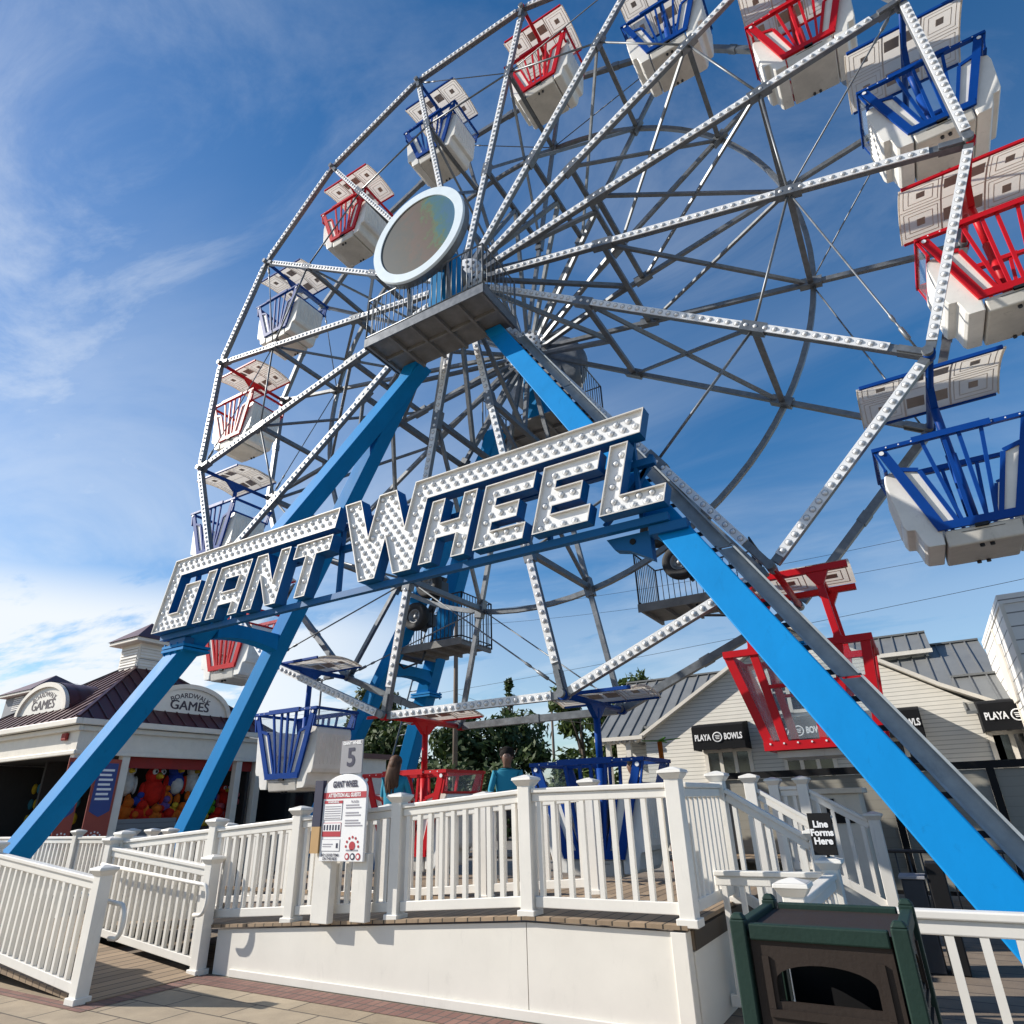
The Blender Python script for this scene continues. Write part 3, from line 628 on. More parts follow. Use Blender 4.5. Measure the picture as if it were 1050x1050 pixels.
def gondola_wide(label):
    """roomier red car with flat clear sides and two hanger posts per side"""
    cm = M['red']; t = thing('gondola', label, 'gondola', (0, 0, 0), 'gondolas hanging on the wheel')
    mb = MB(); mb.tube((0, -1.22, 0), (0, 1.22, 0), .055, 12); mb.build('pivot_tube', cm, t)
    mb = MB(); n = 8; yy = [-.70 + 1.4 * i / n for i in range(n + 1)]; zz = lambda y: .10 + .11 * (1 - (y / .7) ** 2)
    for i in range(n):
        y0, y1 = yy[i], yy[i + 1]
        mb.add([(-1.0, y0, zz(y0)), (1.0, y0, zz(y0)), (1.0, y1, zz(y1)), (-1.0, y1, zz(y1))], [(0, 1, 2, 3)])
    can = mb.build('canopy', M['canopy'], t)
    mb = MB()
    for cx in (-.66, .66, .0):
        for cy in (-.36, .36):
            for hw in (.26, .17):
                for s_ in (-1, 1):
                    for (a, b, c, d_) in ((cx - hw, cy + s_ * hw - .008, cx + hw, cy + s_ * hw + .008), (cx + s_ * hw - .008, cy - hw, cx + s_ * hw + .008, cy + hw)):
                        mb.hexa([(a, b, zz(b) - .006), (c, b, zz(b) - .006), (c, d_, zz(d_) - .006), (a, d_, zz(d_) - .006), (a, b, zz(b) + .002), (c, b, zz(b) + .002), (c, d_, zz(d_) + .002), (a, d_, zz(d_) + .002)])
            b, d_ = cy - .07, cy + .07; a, c = cx - .1, cx + .1
            mb.hexa([(a, b, zz(b) - .01), (c, b, zz(b) - .01), (c, d_, zz(d_) - .01), (a, d_, zz(d_) - .01), (a, b, zz(b) + .002), (c, b, zz(b) + .002), (c, d_, zz(d_) + .002), (a, d_, zz(d_) + .002)], 1)
    mb.build('panel_moulding', [M['canline'], M['cansq']], can)
    mb = MB()
    for s_ in (-1, 1): mb.beam((-.98, s_ * .69, .03), (.98, s_ * .69, .03), .09, .10)
    for x in (-.55, 0, .55): mb.beam((x, -.66, .0), (x, .66, .0), .07, .07)
    mb.build('canopy_beam', cm, t, .006)
    for s_ in (-1, 1):
        for sx in (-1, 1):
            mb = MB(); mb.hexa([(sx * .55 - .05, s_ * .61, -.22), (sx * .55 + .05, s_ * .61, -.22), (sx * .55 + .05, s_ * .71, -.22), (sx * .55 - .05, s_ * .71, -.22), (sx * .54 - .16, s_ * .63, -.02), (sx * .54 + .16, s_ * .63, -.02), (sx * .54 + .16, s_ * .72, -.02), (sx * .54 - .16, s_ * .72, -.02)])
            mb.beam((sx * .55, s_ * .66, -.2), (sx * .62, s_ * .64, -1.05), .10, .08, YA); mb.beam((sx * .62, s_ * .64, -1.0), (sx * .40, s_ * .56, -2.42), .12, .07, YA)
            mb.build('hanger_post', cm, t, .006)
        mb = MB(); mb.beam((-1.06, s_ * .64, -1.08), (-.45, s_ * .64, -1.08), .10, .10); mb.beam((.45, s_ * .64, -1.08), (1.06, s_ * .64, -1.08), .10, .10)
        mb.beam((-1.0, s_ * .64, -1.08), (-.62, s_ * .56, -2.42), .13, .06, YA); mb.beam((.96, s_ * .64, -1.08), (.84, s_ * .56, -2.42), .13, .06, YA)
        mb.beam((-.7, s_ * .56, -2.46), (.86, s_ * .56, -2.46), .12, .12); mb.beam((.12, s_ * .60, -1.60), (.12, s_ * .56, -2.42), .09, .05, YA); mb.beam((-.5, s_ * .60, -1.62), (.9, s_ * .60, -1.62), .06, .05)
        for i in range(8): c = V((-.6 + .19 * i, s_ * .622, -2.43)); mb.tube(c, c + YA * (s_ * .01), .014, 6, 1)
        mb.build('side_frame', [cm, M['strip']], t)
        mb = MB(); mb.prism([(-.93, -1.15), (.90, -1.15), (.82, -2.38), (-.60, -2.38)], ((0, s_ * .59, 0), XA, ZA, YA), -.004, .004); mb.build('window_panel', M['plexi'], t)
    for sx, xb in ((-1, -.62), (1, .84)):
        mb = MB(); mb.beam((sx * 1.02, -.66, -1.08), (sx * 1.02, .66, -1.08), .07, .09); mb.beam((xb, -.56, -2.46), (xb, .56, -2.46), .1, .12)
        mb.beam((sx * 1.0, 0, -1.1), (xb, 0, -2.42), .05, .05, YA); er = mb.build('end_rail', cm, t)
        mb = MB(); mb.hexa([(sx * 1.0, -.6, -1.14), (xb, -.54, -2.4), (xb, .54, -2.4), (sx * 1.0, .6, -1.14), (sx * 1.006, -.6, -1.14), (xb + .006, -.54, -2.4), (xb + .006, .54, -2.4), (sx * 1.006, .6, -1.14)]); mb.build('window_panel', M['plexi'], er)
    mb = MB(); mb.box((-.62, -.50, -2.44), (.82, .50, -2.40)); mb.box((-.55, -.5, -2.62), (.75, .5, -2.53), 1); mb.build('floor_box', [M['dark'], M['box']], t)
    return t
GL = {0: 'red gondola at the top centre, straight above the round screen tower platform', 1: 'blue gondola just above the round screen', 2: 'red gondola immediately left of the round screen, above a blue one',
      3: 'blue gondola left of the round screen railing, between two red ones', 4: 'red gondola at the left side, directly above the blue one partly hidden by the sign', 5: 'blue gondola on the far left, its lower half hidden behind the sign',
      6: 'red gondola below the left end of the sign, seen between two blue legs', 7: 'blue gondola hanging low beside the games building near the number 5 sign', 8: 'red gondola at deck level behind the person with long hair',
      9: 'blue gondola at boarding level behind the front railing, a rider sitting in it', 10: 'wide red gondola with clear sides and four posts, behind the thick bright blue leg', 11: 'blue gondola at the right edge seen from close below, lowest of the right three',
      12: 'red gondola at the right edge between two blue ones', 13: 'blue gondola in the top right corner with its white seat shell in the sun', 14: 'red gondola cut by the top edge left of the corner blue one', 15: 'blue gondola cut by the top edge between two red ones'}
proto_r = proto_b = None
for k in range(16):
    p = pol(RAD, ang(k), YM)
    if k == 10: o = gondola_wide(GL[k])
    elif k % 2 == 0:
        o = proto_r = gondola('gondola', 'red', GL[k]) if proto_r is None else None
        if o is None: o = copy_tree(first_r); proto_r = first_r
        else: first_r = o
    else:
        o = None
        if proto_b is None: o = proto_b = gondola('gondola', 'gblue', GL[k])
        else: o = copy_tree(proto_b)
    o['label'] = GL[k]; o['category'] = 'gondola'; o.location = p

# ------------------------------------------------------------------ towers
def xout(z, s_): return -.6 * (z - 1.6) + .03 if s_ > 0 else 2 * HX + .6 * (z - 1.6) - .03
def leg_bm(s_, yf, z0, z1, dep=.42, wd=.43):
    c = []
    for z in (z0, z1):
        o = xout(z, s_); i = o - s_ * wd; y0 = yf(z); y1 = y0 + dep
        xs = (min(o, i), max(o, i)); a, b = (min(y0, y1), max(y0, y1))
        c += [(xs[0], a, z), (xs[1], a, z), (xs[1], b, z), (xs[0], b, z)]
    return MB().hexa(c)
def tower(front):
    mir = (lambda y: y) if front else (lambda y: 2 * YM - y)
    def flip(mb):
        if not front:
            for v in mb.v: v.y = 2 * YM - v.y
        return mb
    lab = 'front pair of splayed bright blue legs carrying the sign and screen' if front else 'rear pair of splayed blue legs behind the wheel, with a ladder'
    t = thing('support_tower', lab, 'support tower', (HX, mir(8.0), 0))
    yf1 = lambda z: 6.14 + .325 * (z - 1.34); yf2 = lambda z: 9.16
    for s_ in (-1, 1):
        lg = flip(leg_bm(s_, yf1, -.01, 10.9)).build('leg', M['blue'], t, .014)
        mb = MB(); o = xout(4.5, s_); x0, x1 = sorted((o + s_ * .1, o - s_ * .58)); y0 = yf1(4.5)
        mb.box((x0, y0 - .07, 4.44), (x1, y0 + .50, 4.49)); mb.box((x0, y0 - .07, 4.51), (x1, y0 + .50, 4.56))
        for i in range(4):
            mb.tube((x0 + .05 + i * (x1 - x0 - .1) / 3, y0 - .04, 4.40), (x0 + .05 + i * (x1 - x0 - .1) / 3, y0 - .04, 4.60), .022, 6)
        if not (front and s_ > 0): flip(mb).build('flange', M['blue'], lg)
        lg = flip(leg_bm(s_, yf2, -.01, 10.9, .36, .40)).build('leg', M['blue'], t, .014)
        # brace between the two legs of a side
        zc_ = 4.95; xm = xout(zc_, s_) - s_ * .25; mb = MB()
        for i in range(8):
            f0, f1 = i / 8, (i + 1) / 8; ya, yb = yf1(zc_) + .40 + f0 * (9.16 - yf1(zc_) - .40), yf1(zc_) + .40 + f1 * (9.16 - yf1(zc_) - .40)
            g0, g1 = .26 + .09 * (2 * f0 - 1) ** 2, .26 + .09 * (2 * f1 - 1) ** 2
            mb.hexa([(xm - .16, ya, zc_ - g0 + .15), (xm + .16, ya, zc_ - g0 + .15), (xm + .16, yb, zc_ - g1 + .15), (xm - .16, yb, zc_ - g1 + .15), (xm - .16, ya, zc_ + .15), (xm + .16, ya, zc_ + .15), (xm + .16, yb, zc_ + .15), (xm - .16, yb, zc_ + .15)])
        flip(mb).build('cross_brace', M['blue'], t)
    # top platform
    zf = 10.95; x0, x1, ya, yb = HX - 1.55, HX + 1.55, 8.15, 9.42
    mb = MB(); mb.box((x0, ya, zf), (x1, yb, zf + .04))
    for i in range(6): x = x0 + .05 + i * (x1 - x0 - .1) / 5; mb.box((x - .03, ya + .005, zf - .10), (x + .03, yb - .005, zf - .002))
    mb.box((x0 + .085, (ya + yb) / 2 - .03, zf - .08), (x1 - .085, (ya + yb) / 2 + .03, zf - .004))
    pf = flip(mb).build('service_platform', M['grat'], t)
    mb = MB(); mb.box((x0 - .02, ya - .03, zf - .12), (x1 + .02, ya - .004, zf + .10)); mb.box((x0 - .03, ya - .004, zf - .12), (x0 - .004, yb, zf + .10)); mb.box((x1 + .004, ya - .004, zf - .12), (x1 + .03, yb, zf + .10))
    flip(mb).build('toe_board', M['galv'], pf)
    mb = MB()
    def fence(p, q, h=1.2, n=10):
        p = V(p); q = V(q)
        for hh in (h, .62 * 0 + .16): mb.tube(p + ZA * hh, q + ZA * hh, .018, 6)
        for i in range(n + 1):
            c = p.lerp(q, i / n); mb.tube(c, c + ZA * h, .022 if i in (0, n) else .010, 6)
    fence((x0, ya, zf), (x1, ya, zf), n=24); fence((x0, ya, zf), (x0, yb, zf), n=8); fence((x1, ya, zf), (x1, yb, zf), n=8)
    flip(mb).build('guard_rail', M['galv'], pf)
    # bearing housing
    mb = MB(); mb.hexa([(HX - .36, 8.75, zf + .05), (HX + .36, 8.75, zf + .05), (HX + .36, 9.25, zf + .05), (HX - .36, 9.25, zf + .05), (HX - .28, 8.8, HZ + .3), (HX + .28, 8.8, HZ + .3), (HX + .28, 9.2, HZ + .3), (HX - .28, 9.2, HZ + .3)])
    mb.box((HX - .5, 8.55, zf + .05), (HX + .55, 8.74, zf + .30))
    flip(mb).build('bearing_housing', M['blue'], t, .02)
    if front:
        # grey cable tray along the outer edge of the right leg
        mb = MB()
        def P(z, dx, dy): return V((xout(z, 1) + dx, yf1(z) + dy, z))
        zs = [1.05, 2.6, 4.3, 6.3, 8.4, 10.6]
        for za_, zb_ in zip(zs, zs[1:]):
            for (dx0, dx1, dy0, dy1) in ((.045, .25, .30, .33), (.225, .25, .20, .298), (.045, .07, .20, .298)):
                c = []
                for z in (za_ + .012, zb_ - .012): c += [P(z, dx0, dy0), P(z, dx1, dy0), P(z, dx1, dy1), P(z, dx0, dy1)]
                mb.hexa(c)
        tr = mb.build('cable_tray', M['tray'], t)
        for i in range(34):
            z = 1.3 + i * .275; mb = MB(); mb.beam(P(z, -.02, .36), P(z + .0, .10, .36), .03, .05); mb.build('tray_clip', M['dark'], tr)
    else:
        mb = MB()
        a0 = V((xout(.3, -1) - .34, mir(yf1(.3) + .1), .3)); a1 = V((xout(8.8, -1) - .34, mir(yf1(8.8) + .1), 8.8))
        for d_ in (-.2, .2): mb.tube(a0 + XA * d_, a1 + XA * d_, .024, 6)
        n = 30
        for i in range(n): c = a0.lerp(a1, (i + .5) / n); mb.tube(c - XA * .2, c + XA * .2, .016, 6)
        for i in (4, 12, 20, 27): c = a0.lerp(a1, (i + .5) / n); mb.tube(c + XA * .2, c + XA * .42, .016, 6)
        mb.build('ladder', M['galv'], t)
    return t
tower(True); tower(False)

# friction drives on the rear side
def drive(s_, label):
    cx = HX + s_ * 3.42; a = math.atan2(-6.9, s_ * 3.42); yy = YR + .16
    t = thing('drive_unit', label, 'drive unit', (cx, yy, 5.4), 'friction drives of the wheel')
    for r_ in (6.92, 7.80):
        c = pol(r_, a, yy)
        mb = MB(); mb.lathe([(.18, -.095), (.21, -.12), (.30, -.13), (.345, -.11), (.36, -.05), (.36, .05), (.345, .11), (.30, .13), (.18, .10)], c, (0, 1, 0), 28); ty = mb.build('tyre', M['rubber'], t)
        mb = MB(); mb.lathe([(.0, -.06), (.05, -.06), (.055, -.02), (.14, -.02), (.155, -.085), (.18, -.095), (.18, .10), (0, .10)], c, (0, 1, 0), 24)
        for i in range(5): q = c + V((.10 * math.cos(i * 1.2566), -.045, .10 * math.sin(i * 1.2566))); mb.tube(q, q + YA * .03, .018, 6)
        mb.build('rim', M['chrome'], ty)
        mb = MB(); mb.tube(c + YA * .12, c + YA * .55, .13, 12); mb.box((c.x - .16, c.y + .3, c.z - .16), (c.x + .16, c.y + .62, c.z + .16)); mb.build('motor', M['dark'], t)
    c0 = pol(6.6, a, yy + .45); c1 = pol(8.1, a, yy + .45); mb = MB(); mb.beam(c0, c1, .14, .14); mb.build('arm', M['dark'], t)
    # walkway
    x0, x1 = sorted((HX + s_ * 2.35, HX + s_ * 4.75)); ya, yb, zf = 12.95, 14.35, 5.38
    mb = MB(); mb.box((x0, ya, zf), (x1, yb, zf + .04))
    for i in range(6): x = x0 + .04 + i * (x1 - x0 - .08) / 5; mb.box((x - .03, ya, zf - .09), (x + .03, yb, zf - .002))
    mb.box((x0 - .03, ya - .03, zf - .10), (x1 + .03, ya - .004, zf + .08)); pf = mb.build('walkway', M['grat'], t)
    mb = MB()
    def fence(p, q, h=1.25, n=10):
        p = V(p); q = V(q)
        for hh in (h, .12): mb.tube(p + ZA * hh, q + ZA * hh, .018, 6)
        for i in range(n + 1): c = p.lerp(q, i / n); mb.tube(c, c + ZA * h, .022 if i in (0, n) else .011, 6)
    xi = x0 if s_ > 0 else x1; xo_ = x1 if s_ > 0 else x0
    fence((xi, ya, zf), (xi, yb, zf), n=11); fence((xi, yb, zf), (xo_, yb, zf), n=18); fence((xo_, ya + .5, zf), (xo_, yb, zf), n=8)
    if s_ < 0: fence((xi, ya, zf), (xi - .9, ya, zf), n=7)
    mb.build('guard_rail', M['dark'], pf)
    mb = MB(); mb.path([(xo_ - s_ * 1.2, ya + .1, zf - .1), (xo_ - s_ * 1.1, ya + .1, zf - .35), (xo_ - s_ * .5, ya + .1, zf - .45), (xo_ - s_ * .2, ya + .1, zf - .2)], .03, 6); mb.build('bracket', M['dark'], t)
drive(-1, 'pair of black drive tyres on the railed walkway left of centre')
drive(1, 'pair of black rubber drive tyres on the railed walkway behind the bright right leg')

# ------------------------------------------------------------------ round screens
def screen_mat():
    m = bpy.data.materials.new('led_screen_face'); m.use_nodes = True; t = m.node_tree; n = t.nodes; b = n['Principled BSDF']
    c = n.new('ShaderNodeTexCoord'); mp = n.new('ShaderNodeMapping'); t.links.new(c.outputs['Object'], mp.inputs[0])
    ns = n.new('ShaderNodeTexNoise'); ns.inputs['Scale'].default_value = 1.6; ns.inputs['Detail'].default_value = 10; ns.inputs['Roughness'].default_value = .8; ns.inputs['Distortion'].default_value = .5
    t.links.new(mp.outputs[0], ns.inputs['Vector'])
    sp = n.new('ShaderNodeSeparateXYZ'); t.links.new(c.outputs['Object'], sp.inputs[0])
    ad = n.new('ShaderNodeMath'); ad.operation = 'MULTIPLY_ADD'; ad.inputs[1].default_value = .34; t.links.new(sp.outputs['X'], ad.inputs[0]); t.links.new(ns.outputs['Fac'], ad.inputs[2])
    zz = n.new('ShaderNodeMath'); zz.operation = 'MULTIPLY_ADD'; zz.inputs[1].default_value = .10; t.links.new(sp.outputs['Z'], zz.inputs[0])
    of = n.new('ShaderNodeMath'); of.operation = 'ADD'; of.inputs[1].default_value = .13; t.links.new(ad.outputs[0], of.inputs[0]); t.links.new(of.outputs[0], zz.inputs[2])
    cr = n.new('ShaderNodeValToRGB'); e = cr.color_ramp.elements
    e[0].position = .40; e[0].color = (.060, .066, .058, 1); e[1].position = .98; e[1].color = (.018, .11, .20, 1)
    for p_, c_ in ((.55, (.078, .070, .052, 1)), (.64, (.105, .068, .048, 1)), (.72, (.092, .066, .042, 1)), (.78, (.080, .125, .040, 1)), (.85, (.022, .12, .13, 1))):
        el = e.new(p_); el.color = c_
    t.links.new(zz.outputs[0], cr.inputs[0])
    wv = n.new('ShaderNodeTexWave'); wv.inputs['Scale'].default_value = 14; wv.bands_direction = 'X'; t.links.new(c.outputs['Object'], wv.inputs['Vector'])
    mr = n.new('ShaderNodeMapRange'); mr.inputs[3].default_value = .82; mr.inputs[4].default_value = 1.1; t.links.new(wv.outputs['Fac'], mr.inputs[0])
    vm = n.new('ShaderNodeVectorMath'); vm.operation = 'SCALE'; t.links.new(cr.outputs[0], vm.inputs[0]); t.links.new(mr.outputs[0], vm.inputs['Scale'])
    t.links.new(vm.outputs[0], b.inputs['Base Color']); b.inputs['Roughness'].default_value = .5
    return m
M['led'] = screen_mat(); M['ledring'] = mat('pale_screen_ring', (.70, .79, .84), .4, var=.04)
def screen(y, s_, label):
    c = V((HX - .08, y, HZ + .18)); t = thing('round_screen', label, 'screen', c)
    ax = V((0, s_, 0))
    mb = MB(); mb.lathe([(1.045, 0.012), (1.05, .03), (1.26, .03), (1.275, .0), (1.275, -.03)], c, ax, 96, 0, False); mb.build('ring', M['ledring'], t)
    mb = MB(); mb.lathe([(1.272, -.032), (1.272, -.20), (1.0, -.30), (0.01, -.30)], c, ax, 64); mb.build('housing', M['galv'], t)
    mb = MB(); mb.lathe([(1.044, 0.008), (0.002, .0085)], c, ax, 64); mb.build('display', M['led'], t)
    mb = MB()
    for x in (-.5, .5): mb.beam(c + V((x, -s_ * .28, 0)), c + V((x * 1.1, -s_ * .55, -1.9)), .08, .08)
    for x in (-.5, .5): mb.beam(c + V((x, -s_ * .30, .3)), c + V((x * .6, -s_ * .95, -.1)), .07, .07)
    mb.build('bracket', M['galv'], t)
screen(8.0, -1, 'round display screen with a pale ring at the wheel axle, facing the camera')
screen(2 * YM - 8.0, 1, 'round screen on the far side of the axle, only its pale back in view')

# ------------------------------------------------------------------ GIANT WHEEL sign
K = .26
def sl2(pts): return [(x + K * (z - 4.8), z) for x, z in pts]
LET = [
 ('G', sl2([(-12.25, 4.8), (-11.15, 4.8), (-11.15, 5.64), (-11.6, 5.64), (-11.6, 5.12), (-11.89, 5.12), (-11.89, 5.87), (-7.76, 5.87), (-7.76, 6.22), (-12.25, 6.22)]), []),
 ('I', sl2([(-10.98, 4.8), (-10.73, 4.8), (-10.73, 5.77), (-10.98, 5.77)]), []),
 ('A', sl2([(-10.61, 4.8), (-10.36, 4.8), (-10.36, 5.03), (-9.99, 5.03), (-9.99, 4.8), (-9.74, 4.8), (-9.74, 5.76), (-10.61, 5.76)]), sl2([(-10.36, 5.27), (-9.99, 5.27), (-9.99, 5.51), (-10.36, 5.51)])),
 ('N', sl2([(-9.61, 4.8), (-9.36, 4.8), (-9.36, 5.34), (-9.02, 4.8), (-8.75, 4.8), (-8.75, 5.77), (-9.0, 5.77), (-9.0, 5.22), (-9.34, 5.77), (-9.61, 5.77)]), []),
 ('T', sl2([(-8.30, 4.8), (-8.05, 4.8), (-8.05, 5.5), (-7.75, 5.5), (-7.75, 5.76), (-8.60, 5.76), (-8.60, 5.5), (-8.30, 5.5)]), []),
 ('W', [(-7.28, 6.22), (-6.87, 4.8), (-6.54, 4.8), (-6.36, 5.42), (-6.18, 4.8), (-5.83, 4.8), (-5.55, 5.88), (-2.14, 5.88), (-2.05, 6.23), (-5.79, 6.23), (-5.98, 5.52), (-6.17, 6.20), (-6.53, 6.20), (-6.72, 5.51), (-6.93, 6.22)], []),
 ('H', sl2([(-5.70, 4.83), (-5.46, 4.83), (-5.46, 5.18), (-5.12, 5.18), (-5.12, 4.83), (-4.88, 4.83), (-4.88, 5.79), (-5.12, 5.79), (-5.12, 5.41), (-5.46, 5.41), (-5.46, 5.79), (-5.70, 5.79)]), []),
 ('E', sl2([(-4.74, 4.84), (-3.93, 4.84), (-3.93, 5.07), (-4.50, 5.07), (-4.50, 5.19), (-4.10, 5.19), (-4.10, 5.43), (-4.50, 5.43), (-4.50, 5.54), (-3.91, 5.54), (-3.91, 5.78), (-4.74, 5.78)]), []),
 ('E', sl2([(-3.79, 4.85), (-2.97, 4.85), (-2.97, 5.08), (-3.55, 5.08), (-3.55, 5.19), (-3.14, 5.19), (-3.14, 5.44), (-3.55, 5.44), (-3.55, 5.54), (-2.95, 5.54), (-2.95, 5.79), (-3.79, 5.79)]), []),
 ('L', sl2([(-2.82, 4.86), (-1.97, 4.86), (-1.97, 5.09), (-2.57, 5.09), (-2.57, 5.81), (-2.82, 5.81)]), [])]
def inset(poly, d):
    n = len(poly); area = sum(poly[i][0] * poly[(i + 1) % n][1] - poly[(i + 1) % n][0] * poly[i][1] for i in range(n)); sg = 1 if area > 0 else -1; out = []
    for i in range(n):
        p0, p1, p2 = V(poly[i - 1]), V(poly[i]), V(poly[(i + 1) % n]); a = (p1 - p0).normalized(); b = (p2 - p1).normalized()
        na = V((-a.y, a.x)) * sg; nb = V((-b.y, b.x)) * sg; mt = (na + nb); mt = mt / max(.25, mt.length_squared) * 2
        out.append(tuple(p1 + mt * d))
    return out
def inside(p, poly):
    c = False; n = len(poly)
    for i in range(n):
        (x0, y0), (x1, y1) = poly[i], poly[(i + 1) % n]
        if (y0 > p[1]) != (y1 > p[1]) and p[0] < (x1 - x0) * (p[1] - y0) / (y1 - y0) + x0: c = not c
    return c
def edist(p, poly):
    p = V(p); b = 9
    for i in range(len(poly)):
        a0 = V(poly[i]); a1 = V(poly[(i + 1) % len(poly)]); d = a1 - a0; t = max(0, min(1, (p - a0).dot(d) / d.length_squared)); b = min(b, (a0 + d * t - p).length)
    return b
M['letface'] = mat('sign_letter_face', (.80, .80, .79), .4, var=.05, vscale=4)
M['letlip'] = mat('sign_letter_lip', (.62, .60, .56), .45, var=.10, vscale=6)
YS = 6.90
sign = thing('ride_sign', 'long GIANT WHEEL sign of white bulb-studded letters across the blue legs', 'sign', (HX, YS, 4.7))
for ch, poly, hole in LET:
    mb = MB(); loops = [(poly, 1)] + ([(hole, -1)] if hole else [])
    yface, yback = YS + .05, YS + .21; faceloops = []
    for lp, sg in loops:
        ins = inset(lp, .016 * sg); n = len(lp); k = len(mb.v)
        for pts, yy in ((lp, yback), (lp, YS), (ins, YS), (ins, yface)):
            for x, z in pts: mb.v.append(V((x, yy, z)))
        for i in range(n):
            j = (i + 1) % n
            mb.face((k + i, k + j, k + n + j, k + n + i), 2); mb.face((k + n + i, k + n + j, k + 2 * n + j, k + 2 * n + i), 1); mb.face((k + 2 * n + i, k + 2 * n + j, k + 3 * n + j, k + 3 * n + i), 1)
        faceloops.append(ins)
    for lps, yy, mi in ((faceloops, yface, 0), ([l for l, _ in loops], yback, 2)):
        k = len(mb.v); flat = [p for l in lps for p in l]
        for x, z in flat: mb.v.append(V((x, yy, z)))
        for t3 in geometry.tessellate_polygon([[V((x, z, 0)) for x, z in l] for l in lps]): mb.face([k + i for i in t3], mi)
    lt = mb.build('letter', [M['letface'], M['letlip'], M['sblue']], sign)
    mb = MB(); xs = [p[0] for p in poly]; zs_ = [p[1] for p in poly]; z = min(zs_) + .07; row = 0
    st = .104
    while z < max(zs_):
        x = min(xs) - .05 + (row % 2) * .084 + (z - 4.8) * K * .0
        while x < max(xs):
            if inside((x, z), poly) and edist((x, z), poly) > .056 and (not hole or (not inside((x, z), hole) and edist((x, z), hole) > .056)): mb.dome((x, yface, z), (0, -1, 0), .036, 9, 0, .9, 1)
            x += .168
        z += st; row += 1
    tag(mb.build('bulb_array', [M['bulb'], M['collar']], lt), kind='stuff')
mb = MB()
for (za_, xa_, xb_, yy) in ((4.74, -12.2, -1.98, YS + .22), (5.62, -11.6, -2.1, YS + .36), (6.03, -11.7, -7.5, YS + .36), (6.03, -7.1, -2.2, YS + .36)): mb.box((xa_, yy - .05, za_ - .05), (xb_, yy + .05, za_ + .05))
for i in range(8):
    x = -11.6 + i * 1.32; mb.box((x - .025, YS + .315, 4.8), (x + .025, YS + .40, 6.0))
for (xa_, za_, xb_, zb_) in ((-2.55, 5.10, -2.15, 5.75), (-2.9, 4.9, -2.2, 5.6)): mb.beam((xa_, YS + .43, za_), (xb_, YS + .43, zb_), .06, .06, YA)
mb.build('sign_frame', M['sblue'], sign)
for s_ in (-1, 1):
    xo = xout(4.6, s_) - s_ * .25; mb = MB()
    mb.box((xo - .24, YS + .22, 4.56), (xo + .24, YS + .42, 4.685)); mb.build('mounting_bracket', M['sblue'], sign, .01)
mb = MB(); xo = xout(4.6, 1) - .25
mb.prism([(xo - .85, 4.68), (xo - .75, 4.52), (xo - .55, 4.47), (xo - .27, 4.30), (xo - .27, 4.68)], ((0, YS + .36, 0), XA, ZA, YA), 0, .16)
mb.tube((xo - .5, YS + .345, 4.58), (xo - .5, YS + .359, 4.58), .04, 12, 1); mb.build('gusset_plate', [M['sblue'], M['black']], sign)

# ------------------------------------------------------------------ ride rules sign and number sign
rs = thing('rules_sign', 'white arched ride rules board in front of the railing below the number 5', 'sign', (-5.33, 5.40, .7))
mb = MB(); arch = [(-.305, 0), (.305, 0), (.305, .66)] + [(.305 * math.cos(R_(a)), .66 + .16 * math.sin(R_(a))) for a in range(12, 170, 12)] + [(-.305, .66)]
O = V((-5.33, 5.40, 1.13)); mb.prism(arch, (O, XA, ZA, YA), 0, .03); mb.build('board', M['white'], rs, .003)
M['sred'] = mat('sign_red', (.42, .03, .045), .5, var=.04); M['snavy'] = mat('sign_navy', (.02, .022, .055), .5, var=.04); M['sgrey'] = mat('sign_grey_text', (.30, .29, .33), .6, var=.04); M['stan'] = mat('sign_tan', (.45, .28, .12), .55, var=.06); M['slate'] = mat('sign_slate', (.26, .26, .28), .55, var=.06)
mb = MB()
def R2(x0, z0, x1, z1, mi, d=.003): mb.box(tuple(O + V((x0, -d, z0))), tuple(O + V((x1, -.0005, z1))), mi)
def T2(s_, size, x, z, mi, width=None, bold=0.004, d=.0045): put_text(mb, s_, size, O + V((x, -d, z)), XA, ZA, mi, width=width, bold=bold)
T2('GIANT WHEEL', .085, 0, .72, 1, .36)
R2(-.305, .585, .305, .645, 0); T2('ATTENTION ALL GUESTS', .05, 0, .615, 3, .46, .002)
R2(-.285, .38, -.02, .565, 2); R2(-.28, .385, -.025, .535, 3, .004); R2(-.285, .537, -.02, .565, 0, .0042); T2('WARNING', .026, -.15, .551, 3, .16, .001, .006)
for i in range(6): R2(-.265, .395 + i * .022, -.04, .403 + i * .022, 2, .006)
T2('RULES', .03, .15, .55, 2, .10, .001)
for i in range(9):
    if i not in (3, 6): R2(.03, .32 + i * .024, .27 - (i % 3) * .03, .332 + i * .024, 2)
R2(-.285, .225, -.02, .355, 0); R2(-.28, .275, -.025, .35, 3, .004)
for i in range(6): R2(-.265 + i * .041, .285, -.245 + i * .041, .335, 1, .006)
R2(-.285, .09, -.02, .20, 2); R2(-.28, .095, -.025, .195, 3, .004); R2(-.26, .15, -.12, .16, 2, .006); R2(-.26, .13, -.14, .138, 2, .006); R2(-.07, .12, -.045, .165, 1, .006)
for a in range(0, 181, 30):
    c = O + V((.15 + .085 * math.cos(R_(a)), -.003, .135 + .085 * math.sin(R_(a)))); mb.tube(c, c + YA * .002, .013, 8, 0)
c = O + V((.15, -.003, .14)); mb.tube(c, c + YA * .002, .042, 14, 0); R2(.07, .095, .23, .108, 2)
T2('NO LOOSE ITEMS', .035, -.15, .055, 1, .25, .001); T2('ON THIS RIDE', .035, -.15, .022, 1, .20, .001)
